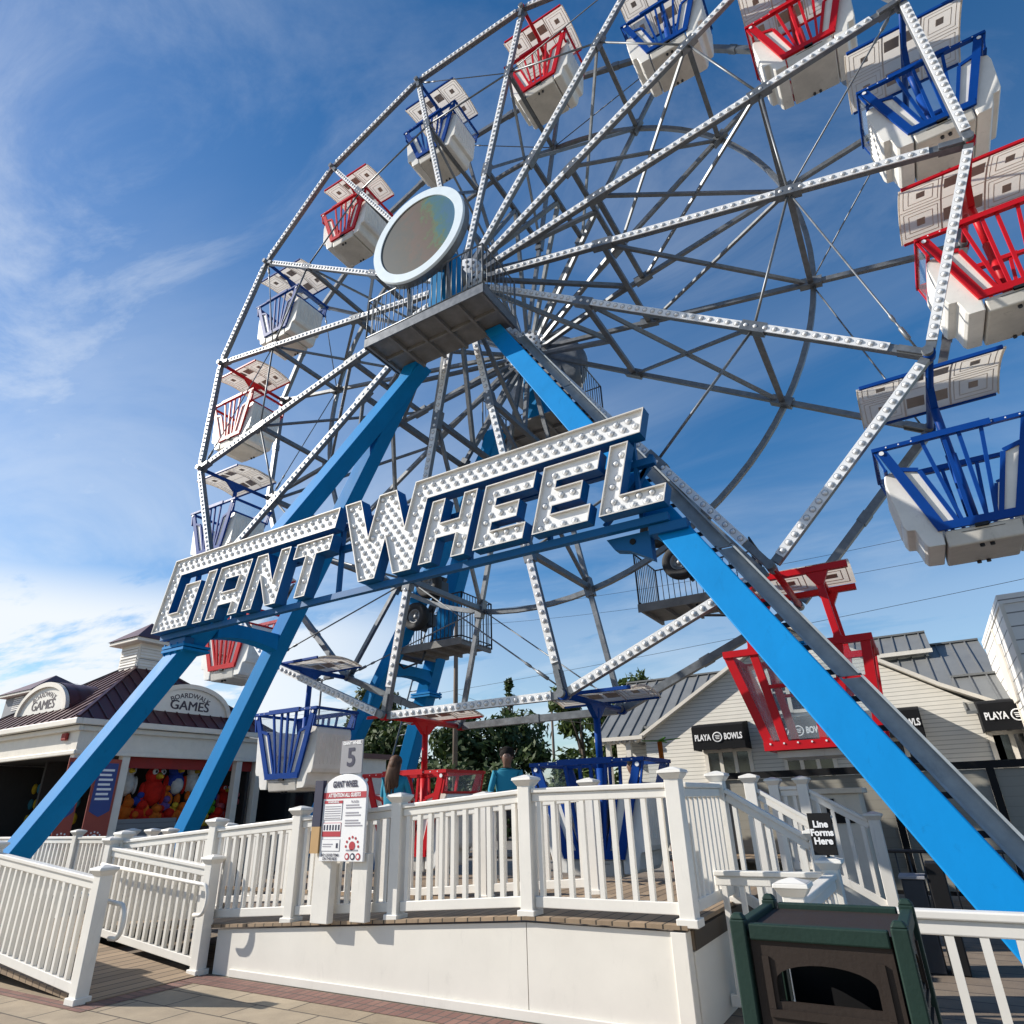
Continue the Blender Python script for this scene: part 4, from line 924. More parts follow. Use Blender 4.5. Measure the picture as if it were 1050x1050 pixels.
for i, mi in enumerate((0, 1, 0)):
    c = O + V((.09 + i * .075, -.003, .045)); mb.tube(c, c + YA * .002, .032, 14, mi); mb.tube(c - YA * .002, c, .018, 12, 3)
mb.build('lettering', [M['sred'], M['snavy'], M['sgrey'], M['white']], rs)
mb = MB(); mb.box((-5.76, 5.38, 1.20), (-5.64, 5.43, 1.45), 1); mb.box((-5.76, 5.38, 1.451), (-5.64, 5.43, 1.90), 0); mb.build('side_panel', [M['snavy'], M['stan']], rs)
for x0, x1 in ((-5.74, -5.50), (-5.20, -5.00)):
    mb = MB(); mb.box((x0, 5.45, rampz(x0) - .0), (x1, 5.535, 1.20)); mb.build('support_post', M['vinyl'], rs, .006)
ns = thing('number_sign', 'small grey ride number 5 plate standing above the rules board', 'sign', (-5.29, 5.42, 1.93))
mb = MB(); mb.box((-5.45, 5.42, 1.955), (-5.135, 5.435, 2.29)); mb.build('plate', M['slate'], ns, .003)
mb = MB(); put_text(mb, '5', .26, (-5.295, 5.416, 2.11), XA, ZA, 0, bold=.006); put_text(mb, 'GIANT WHEEL', .045, (-5.29, 5.416, 2.262), XA, ZA, 1, width=.27, bold=.002); mb.build('lettering', [M['snavy'], M['white']], ns)
mb = MB(); mb.box((-5.40, 5.445, 1.90), (-5.18, 5.46, 2.05)); mb.build('holder', M['white'], ns)
# line sign
ls = thing('line_sign', 'black Line Forms Here sign above the white post cap', 'sign', (-.88, 6.36, 1.1))
mb = MB(); mb.box((-.97, 6.34, 1.16), (-.79, 6.355, 1.47)); mb.build('plate', M['black'], ls, .003)
mb = MB()
for i, s_ in enumerate(('Line', 'Forms', 'Here')): put_text(mb, s_, .068, (-.88, 6.336, 1.385 - i * .062), XA, ZA, 0, bold=.003)
mb.build('lettering', M['white'], ls)
mb = MB(); mb.tube((-.88, 6.40, 1.09), (-.86, 6.37, 1.30), .012, 8); mb.build('stem', M['dark'], ls)

# ------------------------------------------------------------------ trash bin
b = thing('trash_bin', 'green framed brown trash bin with an arched opening in the foreground', 'trash bin', (-.55, 3.38, 0))
X0, X1, Y0, Y1 = -.82, -.235, 3.12, 3.74
for x in (X0, X1):
    for y in (Y0, Y1):
        mb = MB(); h = .030; mb.box((x - h, y - h, 0), (x + h, y + h, 1.15)); r_ = [(x - h, y - h, 1.151), (x + h, y - h, 1.151), (x + h, y + h, 1.151), (x - h, y + h, 1.151)]; q = .016
        mb.hexa(r_ + [(x - q, y - q, 1.172), (x + q, y - q, 1.172), (x + q, y + q, 1.172), (x - q, y + q, 1.172)]); mb.build('corner_post', M['bin_green'], b, .006)
for z0, z1 in ((1.082, 1.138), (.05, .14)):
    for y in (Y0, Y1): mb = MB(); mb.box((X0 + .04, y - .022, z0), (X1 - .04, y + .022, z1)); mb.build('frame_rail', M['bin_green'], b, .006)
    for x in (X0, X1): mb = MB(); mb.box((x - .022, Y0 + .04, z0), (x + .022, Y1 - .04, z1)); mb.build('frame_rail', M['bin_green'], b, .006)
mb = MB(); mb.box((X0 + .025, Y0 + .025, 1.09), (X1 - .025, Y1 - .025, 1.115)); mb.build('top', M['bin_brown'], b)
def arch_panel(fr, wd):
    hw = wd / 2; op = [(-hw + .075, .885), (hw - .075, .885), (hw - .075, .95)] + [((hw - .075) * math.cos(R_(a)), .95 + .06 * math.sin(R_(a))) for a in range(15, 180, 15)] + [(-hw + .075, .95)]
    outer = [(-hw, .15), (hw, .15), (hw, 1.081), (-hw, 1.081)]
    o, ax, ay, an = [V(x) for x in fr]; m2 = MB()
    flat = outer + op
    for dd in (0, .02):
        k = len(m2.v)
        for x, y in flat: m2.v.append(o + ax * x + ay * y + an * dd)
        for t3 in geometry.tessellate_polygon([[V((x, y, 0)) for x, y in outer], [V((x, y, 0)) for x, y in op]]): m2.face([k + i for i in t3])
    n = len(op); k = 4; tot_ = len(flat)
    for i in range(n): j = (i + 1) % n; m2.face((k + i, k + j, tot_ + k + j, tot_ + k + i))
    for (xa_, xb_, z0, z1) in ((-hw + .035, hw - .035, .835, .86), (-hw + .035, -hw + .06, .861, 1.03), (hw - .06, hw - .035, .861, 1.03)): m2.prism([(xa_, z0), (xb_, z0), (xb_, z1), (xa_, z1)], fr, -.009, -.001)
    for z0, z1 in ((.18, .80),): m2.prism([(-hw + .05, z0), (hw - .05, z0), (hw - .05, z1), (-hw + .05, z1)], fr, -.012, -.001)
    return m2
arch_panel((((X0 + X1) / 2, Y0 - .008, 0), XA, ZA, YA), X1 - X0 - .08).build('panel', M['bin_brown'], b)
arch_panel(((X1 + .008, (Y0 + Y1) / 2, 0), YA, ZA, -XA), Y1 - Y0 - .08).build('panel', M['bin_brown'], b)
arch_panel(((X0 - .008, (Y0 + Y1) / 2, 0), YA, ZA, XA), Y1 - Y0 - .08).build('panel', M['bin_brown'], b)
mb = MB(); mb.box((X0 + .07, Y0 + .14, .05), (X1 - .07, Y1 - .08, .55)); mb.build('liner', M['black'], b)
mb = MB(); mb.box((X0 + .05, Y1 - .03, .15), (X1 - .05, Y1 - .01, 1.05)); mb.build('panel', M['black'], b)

# ------------------------------------------------------------------ games pavilion
GX, GY, GZ = -17.5, 8.5, 3.86     # near roof corner
W2 = 6.1; CX, CY = GX - W2 / 2, GY + W2 / 2; SL = .74
gp = thing('games_building', 'games pavilion with a maroon hip roof, white fascia and arched signs', 'building', (CX, CY, 0))
apz = GZ + (W2 / 2) * SL
mb = MB(); cs = [(GX, GY), (GX, GY + W2), (GX - W2, GY + W2), (GX - W2, GY)]
mb.add([(x, y, GZ) for x, y in cs] + [(CX, CY, apz)], [(0, 1, 4), (1, 2, 4), (2, 3, 4), (3, 0, 4), (3, 2, 1, 0)]); rf = mb.build('roof', M['roofmaroon'], gp)
mb = MB(); st = .36
for (o, u, inn) in (((GX - W2, GY), (1, 0), (0, 1)), ((GX, GY), (0, 1), (-1, 0)), ((GX - W2, GY + W2), (1, 0), (0, -1)), ((GX - W2, GY), (0, 1), (1, 0))):
    i = 1
    while i * st < W2:
        s_ = i * st; ln = min(s_, W2 - s_); p = V((o[0] + u[0] * s_, o[1] + u[1] * s_, GZ + .012)); q = p + V((inn[0] * ln, inn[1] * ln, ln * SL))
        if ln > .1: mb.beam(p, q, .03, .04)
        i += 1
for x, y in cs: mb.beam((x, y, GZ + .02), (CX, CY, apz + .02), .08, .05)
mb.build('roof_seam', M['maroonseam'], rf)
mb = MB(); zb = 3.05
for (x0, y0, x1, y1) in ((GX - W2 + .25, GY + .25, GX - .25, GY + .40), (GX - W2 + .25, GY + W2 - .40, GX - .25, GY + W2 - .25), (GX - .40, GY + .401, GX - .25, GY + W2 - .401), (GX - W2 + .25, GY + .401, GX - W2 + .40, GY + W2 - .401)):
    mb.box((x0, y0, zb), (x1, y1, GZ - .16))
mb.build('fascia', M['fascia'], gp)
mb = MB()
o_ = .03
for (x0, y0, x1, y1, z0, z1) in ((GX - W2 - .02, GY - .02, GX + .02, GY + .12, GZ - .15, GZ - .004), (GX - .10, GY + .121, GX + .02, GY + W2, GZ - .15, GZ - .004), (GX - W2 + .1, GY + .14, GX - .12, GY + .26, GZ - .28, GZ - .152), (GX - .24, GY + .262, GX - .13, GY + W2 - .1, GZ - .28, GZ - .152), (GX - W2, GY + .20, GX - .2, GY + .248, zb - .02, zb + .09), (GX - .249, GY + .25, GX - .20, GY + W2 - .2, zb - .02, zb + .09)): mb.box((x0, y0, z0), (x1, y1, z1))
mb.build('gutter', M['fascia'], gp, .02)
mb = MB(); mb.box((GX - .24, GY + 1.0, 3.1), (GX - .2, GY + 1.0 + .01, 3.11)); 
for (x, y) in ((GX - .36, GY + .36), (GX - .36, GY + 1.55), (GX - .36, GY + W2 - .36), (GX - W2 + .36, GY + .36), (GX - .36, GY + 5.0)):
    mb2 = MB(); mb2.box((x - .10, y - .10, 0), (x + .10, y + .10, zb - .001)); mb2.build('column', M['fascia'], gp, .01)
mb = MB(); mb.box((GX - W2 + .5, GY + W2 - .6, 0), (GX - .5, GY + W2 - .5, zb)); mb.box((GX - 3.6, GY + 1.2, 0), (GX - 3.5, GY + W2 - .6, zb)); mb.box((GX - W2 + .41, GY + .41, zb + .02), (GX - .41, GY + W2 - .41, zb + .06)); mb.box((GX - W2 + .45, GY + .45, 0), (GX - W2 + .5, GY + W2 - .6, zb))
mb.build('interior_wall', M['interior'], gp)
M['counter'] = bands('counter_slats', (.16, .165, .17), .12, 'Z', .1, .5)
mb = MB(); mb.box((GX - .55, GY + 1.66, 0), (GX - .35, GY + 3.3, 1.55)); mb.build('counter', M['counter'], gp)
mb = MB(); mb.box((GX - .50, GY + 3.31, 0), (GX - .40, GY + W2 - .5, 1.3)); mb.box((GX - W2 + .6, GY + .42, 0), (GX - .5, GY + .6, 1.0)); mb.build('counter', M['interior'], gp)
M['bred'] = mat('stall_red_valance', (.28, .02, .015), .7, var=.2)
mb = MB(); mb.box((GX - .50, GY + 1.7, zb - .28), (GX - .46, GY + W2 - .5, zb - .001)); mb.build('valance', M['bred'], gp)
# arched dormer signs
M['archw'] = mat('arch_sign_face', (.70, .68, .62), .5, var=.05); M['atext'] = mat('arch_sign_text', (.05, .035, .045), .5, var=.05)
def arch_sign(o, ax, an, label, rwide=1.36, rh=.82):
    """o: bottom centre of the face, ax along the face, an outward"""
    o = V(o); ax = V(ax); an = V(an); t = thing('arch_sign', label, 'sign', o)
    half = lambda a, b, n=28: [(a * math.cos(math.pi * i / n), b * math.sin(math.pi * i / n)) for i in range(n + 1)]
    mb = MB(); mb.prism(half(rwide - .13, rh - .12), (o, ax, ZA, an), -.04, 0.0); mb.build('face', M['archw'], t)
    mb = MB(); A, B = half(rwide, rh), half(rwide - .13, rh - .125); n = len(A); k = 0
    for pts, dd in ((A, -.03), (A, .07), (B, .07), (B, -.03)):
        for x, z in pts: mb.v.append(o + ax * x + ZA * z + an * dd)
    for i in range(n - 1):
        for r_ in range(4): r2 = (r_ + 1) % 4; mb.face((r_ * n + i, r_ * n + i + 1, r2 * n + i + 1, r2 * n + i), 0, False)
    mb.build('trim', M['fascia'], t)
    mb = MB(); A = half(rwide + .02, rh + .02)
    for dd in (-.035, -2.2):
        for x, z in A: mb.v.append(o + ax * x + ZA * z + an * dd)
    for i in range(n - 1): mb.face((i, i + 1, n + i + 1, n + i), 0, True)
    for sd in range(1, 6):
        k = len(mb.v)
        for dd, g_ in ((-.3 * sd, .0), (-.3 * sd - .03, .0)):
            for x, z in half(rwide + .045, rh + .045): mb.v.append(o + ax * x + ZA * z + an * dd)
        for i in range(n - 1): mb.face((k + i, k + i + 1, k + n + i + 1, k + n + i), 0, True)
    mb.build('barrel_roof', M['roofmaroon'], t)
    mb = MB(); put_text(mb, 'GAMES', .36, o + ZA * .20 + an * .004, ax, ZA, 0, width=1.22, bold=0)
    put_text(mb, 'GAMES', .36, o + ZA * .20 + an * .006 + ax * .014, ax, ZA, 0, width=1.22, bold=0); put_text(mb, 'GAMES', .36, o + ZA * .208 + an * .008 - ax * .008, ax, ZA, 0, width=1.22, bold=0)
    put_text(mb, 'BOARDWALK', .19, o + ZA * .50 + an * .004, ax, ZA, 0, width=1.30, bold=.004, arc=1.25)
    mb.build('lettering', M['atext'], t)
arch_sign((GX - .55, CY + .2, GZ + .42), (0, 1, 0), (1, 0, 0), 'arched BOARDWALK GAMES sign facing the wheel, right one of the two')
arch_sign((CX - .1, GY + .55, GZ + .42), (1, 0, 0), (0, -1, 0), 'arched BOARDWALK GAMES sign at the left edge with a maroon barrel roof behind it')
M['greywall'] = mat('grey_louvre_wall', (.22, .23, .25), .6, var=.1)
def cupola(x, y, z, name_lab, hw=.80, h=.85, m=None, rh=.80):
    t = thing('cupola', name_lab, 'cupola', (x, y, z))
    mb = MB(); mb.box((x - hw, y - hw, z - .5), (x + hw, y + hw, z + h)); mb.build('wall', m or M['fascia'], t)
    mb = MB()
    for (dx, dy) in ((0, -1), (1, 0)):
        c = V((x + dx * (hw + .01), y + dy * (hw + .01), z + .38)); u = V((abs(dy), abs(dx), 0))
        for i in range(7): mb.beam(c - u * .45 + ZA * (-.25 + i * .09), c + u * .45 + ZA * (-.25 + i * .09), .03, .05)
    mb.build('louvre', M['siding2'], t)
    mb = MB(); e = hw + .28; mb.box((x - e, y - e, z + h), (x + e, y + e, z + h + .12)); mb.build('eave', M['fascia'], t, .02)
    mb = MB(); e += .04; mb.add([(x - e, y - e, z + h + .121), (x + e, y - e, z + h + .121), (x + e, y + e, z + h + .121), (x - e, y + e, z + h + .121), (x, y, z + h + rh)], [(0, 1, 4), (1, 2, 4), (2, 3, 4), (3, 0, 4), (3, 2, 1, 0)]); mb.build('roof', M['roofmaroon'], t)
cupola(CX, CY, 5.72, 'white louvred cupola on the maroon roof beside the left end of the big sign', .50, .80)
cupola(-36.0, 16.0, 6.2, 'distant dark roofed cupola at the left edge above the first arched sign', 1.3, .75, M['greywall'], 1.15)
g2 = thing('rear_building', 'dark low building with a maroon roof at the far left edge', 'building', (-36, 16, 0))
mb = MB(); mb.box((-42, 12.2, 0), (-30.5, 20, 4.4)); mb.build('wall', M['fascia'], g2)
mb = MB(); mb.add([(-43, 11.5, 4.401), (-29.8, 11.5, 4.401), (-29.8, 20.5, 4.401), (-43, 20.5, 4.401), (-38.5, 16, 6.4), (-34, 16, 6.4)], [(0, 1, 5, 4), (1, 2, 5), (2, 3, 4, 5), (3, 0, 4), (3, 2, 1, 0)]); mb.build('roof', M['roofmaroon'], g2)
# stall banners
M['bann'] = mat('banner_red', (.30, .055, .035), .6, var=.1); M['bannb'] = mat('banner_blue', (.03, .06, .22), .6, var=.05)
def banner(x, y, u, n_, label, wd=.62):
    t = thing('banner', label, 'banner', (x, y, 1)); u = V(u); n_ = V(n_); o = V((x, y, 0))
    mb = MB(); mb.prism([(-wd / 2, .95), (wd / 2, .95), (wd / 2, 2.95), (-wd / 2, 2.95)], (o, u, ZA, n_), 0, .02); mb.build('cloth', M['bann'], t)
    mb = MB(); mb.prism([(-wd * .4, 1.75), (-wd * .2, 1.68), (0, 1.62), (wd * .2, 1.68), (wd * .4, 1.75), (wd * .4, 2.85), (-wd * .4, 2.85)], (o, u, ZA, n_), .021, .026, 0)
    for i in range(7): mb.prism([(-wd * .28, 2.0 + i * .11), (wd * .28 - .05 * (i % 2), 2.0 + i * .11), (wd * .28 - .05 * (i % 2), 2.05 + i * .11), (-wd * .28, 2.05 + i * .11)], (o, u, ZA, n_), .0265, .030, 1)
    for a in range(0, 181, 30):
        c = o + u * (.16 * math.cos(R_(a))) + ZA * (1.15 + .14 * math.sin(R_(a))) + n_ * .021; mb.tube(c, c + n_ * .004, .02, 8, 1)
    c = o + ZA * 1.17 + n_ * .021; mb.tube(c, c + n_ * .004, .07, 12, 1)
    mb.build('print', [M['bannb'], M['white']], t)
banner(GX - .25, GY + 1.12, (0, 1, 0), (1, 0, 0), 'red banner with a blue printed panel between the stall columns', .62)
banner(GX - .25, GY + .36, (0, 1, 0), (1, 0, 0), 'red banner on the corner column, mostly behind the blue leg', .40)
al = MB(); al.box((GX - .95, GY + .17, 3.38), (GX - .70, GY + .246, 3.56)); tag(al.build('alarm_box', M['bred'], None, .03), 'small dark red alarm box on the white fascia left of the blue leg', 'alarm box')

sk = thing('snack_hut', 'small white hut with a dark window beside the games building', 'hut', (-17.2, 15.2, 0))
mb = MB(); mb.box((-19.2, 15.0, 0), (-15.5, 17.5, 3.1)); mb.build('wall', M['fascia'], sk)
mb = MB(); mb.box((-18.6, 14.96, 1.35), (-15.8, 14.995, 2.35)); wn_ = mb.build('window', M['glass'], sk)
mb = MB(); mb.box((-18.7, 14.9, 1.24), (-15.7, 14.994, 1.345)); mb.box((-18.7, 14.92, 2.355), (-15.7, 14.994, 2.45)); mb.build('frame', M['fascia'], wn_)
mb = MB(); mb.box((-19.3, 14.8, 3.101), (-15.35, 17.6, 3.25)); mb.build('roof', M['roofmaroon'], sk)
# plush toys in the stall
def blob(mb, c, rx, ry, rz, mi=0, n=12, m_=8):
    c = V(c); k = len(mb.v)
    for j in range(m_ + 1):
        ph = math.pi * j / m_
        for i in range(n):
            a = 2 * math.pi * i / n; mb.v.append(c + V((rx * math.sin(ph) * math.cos(a), ry * math.sin(ph) * math.sin(a), rz * math.cos(ph))))
    for j in range(m_):
        for i in range(n): l = (i + 1) % n; mb.face((k + j * n + i, k + j * n + l, k + (j + 1) * n + l, k + (j + 1) * n + i), mi, True)
PC = {'white': (.62, .60, .56), 'red': (.55, .025, .015), 'orange': (.60, .14, .02), 'blue': (.03, .06, .30), 'green': (.10, .30, .03), 'yellow': (.62, .42, .04), 'purple': (.16, .10, .32), 'pink': (.5, .12, .14), 'teal': (.05, .22, .30)}
for k_, c_ in PC.items(): M['p' + k_] = mat('plush_' + k_, tuple(q_ * .72 for q_ in c_), .98, var=.22, vscale=9, bump=.9, bscale=110, spec=.08)
def bird(y, z, sc, body, wing, belly, label, dx=0.0):
    x = GX - .92 + dx; t = thing('plush_bird', label, 'plush toy', (x, y, z - .5 * sc), 'plush prizes hanging in the stall')
    mb = MB(); blob(mb, (x, y, z), .24 * sc, .27 * sc, .33 * sc); blob(mb, (x + .1 * sc, y, z - .05 * sc), .19 * sc, .2 * sc, .24 * sc, 1); blob(mb, (x + .04 * sc, y, z + .38 * sc), .20 * sc, .22 * sc, .20 * sc, 0)
    mb.build('body', [M['p' + body], M['p' + belly]], t)
    mb = MB(); c = V((x + .22 * sc, y, z + .36 * sc)); mb.tube(c, c + V((.17 * sc, 0, -.04 * sc)), .09 * sc, 8, 0, .015 * sc); mb.build('beak', M['pyellow'], t)
    mb = MB()
    for s_ in (-1, 1):
        e = V((x + .19 * sc, y + s_ * .10 * sc, z + .46 * sc)); blob(mb, e, .05 * sc, .075 * sc, .075 * sc, 0, 10, 6); blob(mb, e + V((.04 * sc, 0, 0)), .02 * sc, .035 * sc, .035 * sc, 1, 8, 5)
    mb.build('eye', [M['pwhite'], M['black']], t)
    for s_ in (-1, 1):
        mb = MB(); blob(mb, (x + .03 * sc, y + s_ * .27 * sc, z - .03 * sc), .08 * sc, .07 * sc, .25 * sc); mb.build('wing', M['p' + wing], t)
    for s_ in (-1, 1):
        mb = MB(); blob(mb, (x + .08 * sc, y + s_ * .12 * sc, z - .42 * sc), .1 * sc, .08 * sc, .17 * sc); mb.build('foot', M['porange'], t)
bird(GY + 2.02, 2.40, .92, 'white', 'white', 'white', 'white plush bird with an orange beak at the left end of the prize row')
bird(GY + 2.72, 2.20, 1.10, 'red', 'red', 'red', 'large red plush bird with big eyes hanging in the stall', .12)
bird(GY + 3.42, 2.42, .98, 'blue', 'red', 'white', 'blue plush bird with a white belly right of the big red one')
bird(GY + 3.95, 2.45, .85, 'white', 'orange', 'white', 'white plush bird with orange wings beside the second blue leg')
bird(GY + 4.75, 2.35, .8, 'teal', 'purple', 'white', 'teal plush bird right of the second blue leg', -.2)
bird(GY + 5.15, 2.0, .7, 'red', 'pink', 'red', 'small red plush bird hanging right of the second blue leg', -.1)
TOYS = [(2.1, 1.72, 'orange', .20), (2.45, 1.66, 'red', .2), (2.85, 1.60, 'orange', .17), (3.15, 1.85, 'purple', .15), (3.4, 1.72, 'yellow', .13), (3.6, 1.60, 'orange', .2), (3.3, 1.42, 'red', .22), (3.8, 1.5, 'red', .22), (4.5, 1.75, 'green', .15), (4.9, 1.6, 'pink', .18), (2.3, 1.5, 'orange', .14),
        (2.62, 1.52, 'red', .16), (3.02, 1.62, 'red', .15), (3.95, 1.85, 'blue', .16), (4.15, 1.6, 'orange', .17), (4.2, 2.0, 'red', .17), (4.55, 2.1, 'blue', .16), (4.75, 1.45, 'red', .2), (5.2, 1.55, 'red', .2), (5.35, 1.95, 'pink', .15), (4.35, 1.4, 'yellow', .14), (3.12, 2.15, 'orange', .13), (2.36, 1.98, 'blue', .13)]
TW = ['leftmost orange small plush toy under the white bird', 'red small plush toy left under the big red bird', 'orange small plush toy right under the big red bird', 'purple small plush toy left of the blue bird', 'yellow small plush toy under the blue bird', 'larger orange plush toy under the blue bird', 'red plush toy low between the big red bird and the blue bird', 'red plush toy low beside the second blue leg', 'lime green small plush toy right of the second blue leg', 'pink small plush toy low at the right of the stall', 'lowest orange plush toy above the counter end', 'small red plush toy squeezed below the big red bird', 'small red plush toy beside the purple one', 'small blue plush toy behind the second blue leg', 'orange plush toy just right of the second blue leg', 'red plush toy hanging above the lime green one', 'blue plush toy hanging above the lime green one', 'low red plush toy in the right half of the stall', 'red plush toy beside the right stall column, lower one', 'pink plush toy beside the right stall column', 'low yellow plush toy in the right half of the stall', 'small orange plush toy between the big red bird and the blue bird', 'small blue plush toy between the white and the big red bird']
for i, (dy, z, c_, r_) in enumerate(TOYS):
    x = GX - .85 + .06 * (i % 3); y = GY + dy; t = thing('plush_toy', TW[i], 'plush toy', (x, y, z - r_), 'plush prizes hanging in the stall')
    mb = MB(); blob(mb, (x, y, z), r_ * .8, r_, r_ * .95); blob(mb, (x + .08, y + .03, z + r_ * 1.1), r_ * .62, r_ * .7, r_ * .62)
    mb.build('body', M['p' + c_], t)
    mb = MB(); 
    for s_ in (-1, 1): blob(mb, (x + r_ * .55, y + .03 + s_ * r_ * .3, z + r_ * 1.25), .03, .04, .04, 0, 8, 5)
    mb.build('eye', M['pwhite'], t)
    mb = MB()
    for s_ in (-1, 1): blob(mb, (x + .05, y + s_ * r_ * .9, z - .02), r_ * .35, r_ * .3, r_ * .6, 0, 8, 6)
    mb.build('arm', M['p' + c_], t)
mb = MB()
for i in range(9):
    for j in range(3): blob(mb, (GX - 5.6 + i * .32, GY + 2.0, 1.6 + j * .42), .10, .08, .15, (i + j) % 2, 8, 6)
tag(mb.build('prize_shelf', [M['pyellow'], M['pteal']]), 'rows of dim prizes in the dark stall at the left edge', 'prizes', kind='stuff')

# ------------------------------------------------------------------ right-hand building with awnings
BY = 22.0
pb = thing('shop_building', 'cream sided shop building with grey metal roofs and black awnings', 'building', (-3, BY, 0))
def sided(poly, y, th=.2): return MB().prism(poly, ((0, y, 0), XA, ZA, YA), 0, th)
sided([(-8.0, 0), (1.75, 0), (1.75, 3.6), (-.45, 5.0), (-2.9, 6.5), (-8.0, 3.6)], BY).build('wall', M['siding'], pb)
mb = MB()
for (a, b_) in (((-8.3, 3.46), (-2.9, 6.62)), ((-2.9, 6.62), (-.45, 5.12)), ((-.45, 5.12), (.8, 4.32)), ((.8, 4.32), (2.15, 3.62))):
    mb.beam((a[0], BY - .16, a[1]), (b_[0], BY - .16, b_[1]), .10, .20, YA); mb.beam((a[0], BY - .06, a[1] - .02), (b_[0], BY - .06, b_[1] - .02), .3, .08, ZA)
mb.build('rake_trim', M['fascia'], pb)
def slope(x0, x1, ya, za, yb, zb_, seam=.42, nm='roof'):
    mb = MB(); mb.hexa([(x0, ya, za - .08), (x1, ya, za - .08), (x1, yb, zb_ - .08), (x0, yb, zb_ - .08), (x0, ya, za), (x1, ya, za), (x1, yb, zb_), (x0, yb, zb_)])
    i = 0
    while x0 + .05 + i * seam < x1: x = x0 + .03 + i * seam; mb.beam((x, ya, za + .02), (x, yb, zb_ + .02), .035, .05, mi=1); i += 1
    mb.beam((x0, yb, zb_ + .03), (x1, yb, zb_ + .03), .2, .06, mi=1)
    return mb.build(nm, [M['roofgrey'], M['galvd']], pb)
M['galvd'] = mat('grey_roof_seam', (.15, .155, .155), .45, var=.1)
slope(-9.75, -8.12, 21.75, 3.62, 25.4, 5.97)
slope(-8.10, -3.2, 22.25, 3.94, 25.4, 5.97)
for (xa_, za_, xb_, zb2) in ((-8.3, 3.42, -2.9, 6.56), (2.1, 3.56, -2.9, 6.56)):
    mb = MB(); mb.hexa([(xa_, 22.05, za_ - .06), (xb_, 22.05, zb2 - .06), (xb_, 28, zb2 - .06), (xa_, 28, za_ - .06), (xa_, 22.05, za_), (xb_, 22.05, zb2), (xb_, 28, zb2), (xa_, 28, za_)]); mb.build('roof', M['roofgrey'], pb)
slope(-2.6, 2.45, 22.4, 3.9, 26.9, 6.28); 
slope(1.2, 3.6, 21.6, 3.55, 23.6, 4.70)
mb = MB(); mb.box((-9.3, 22.6, 0), (-8.01, 26, 3.6)); mb.box((1.76, 22.5, 0), (6, 28, 3.5)); mb.box((-2.6, 26.0, 4.0), (.9, 27.5, 6.05)); mb.build('wall', M['siding'], pb)
slope(-2.6, 1.0, 25.7, 6.0, 27.0, 6.78)
mb = MB(); mb.box((-2.6, 25.62, 5.86), (1.02, 25.70, 5.99)); mb.build('eave_trim', M['fascia'], pb)
mb = MB()
for i in range(9): x = -9.7 + i * .2; mb.box((x, 21.8, 3.42), (x + .05, 22.3, 3.52))
mb.box((-9.75, 21.70, 3.5), (-8.0, 21.745, 3.62)); mb.build('rafter_tail', M['fascia'], pb)
for x in (-9.35, -8.6): mb = MB(); mb.box((x - .08, 21.9, 0), (x + .08, 22.06, 3.45)); mb.build('column', M['fascia'], pb)
mb = MB(); mb.box((1.62, BY - .03, 0), (1.80, BY - .002, 3.5)); mb.build('corner_board', M['fascia'], pb)
def window(x0, x1, z0, z1, n=3, y=BY):
    mb = MB(); mb.box((x0, y - .03, z0), (x1, y - .005, z1)); w_ = mb.build('window', M['glass'], pb)
    mb = MB(); d0 = y - .07
    for i in range(n + 1): x = x0 + (x1 - x0) * i / n; mb.box((x - .055, d0, z0 - .06), (x + .055, y - .031, z1 + .06))
    for z in (z0 - .03, z1 + .03): 
        for i in range(n): xa_ = x0 + (x1 - x0) * i / n + .056; xb_ = x0 + (x1 - x0) * (i + 1) / n - .056; mb.box((xa_, d0 + .003, z - .05), (xb_, y - .031, z + .05))
    for i in range(n): xa_ = x0 + (x1 - x0) * i / n + .056; xb_ = x0 + (x1 - x0) * (i + 1) / n - .056; mb.box((xa_, d0 + .01, (z0 + z1) / 2 - .025), (xb_, y - .031, (z0 + z1) / 2 + .025))
    mb.build('frame', M['fascia'], w_)
for x0 in (-6.0, -3.65, -1.32, 1.58): window(x0, x0 + 1.35, 1.35, 2.95)
window(-3.7, -2.7, 4.0, 5.15, 2)
M['fbowl'] = mat('awning_lettering', (.75, .75, .75), .6, var=.03)
AWL = ['leftmost black PLAYA BOWLS awning, left of the wide red gondola', 'black PLAYA BOWLS awning seen through the wide red gondola', 'black PLAYA BOWLS awning peeking out right of the thick blue leg', 'black PLAYA BOWLS awning at the far right beside the white clapboard building']
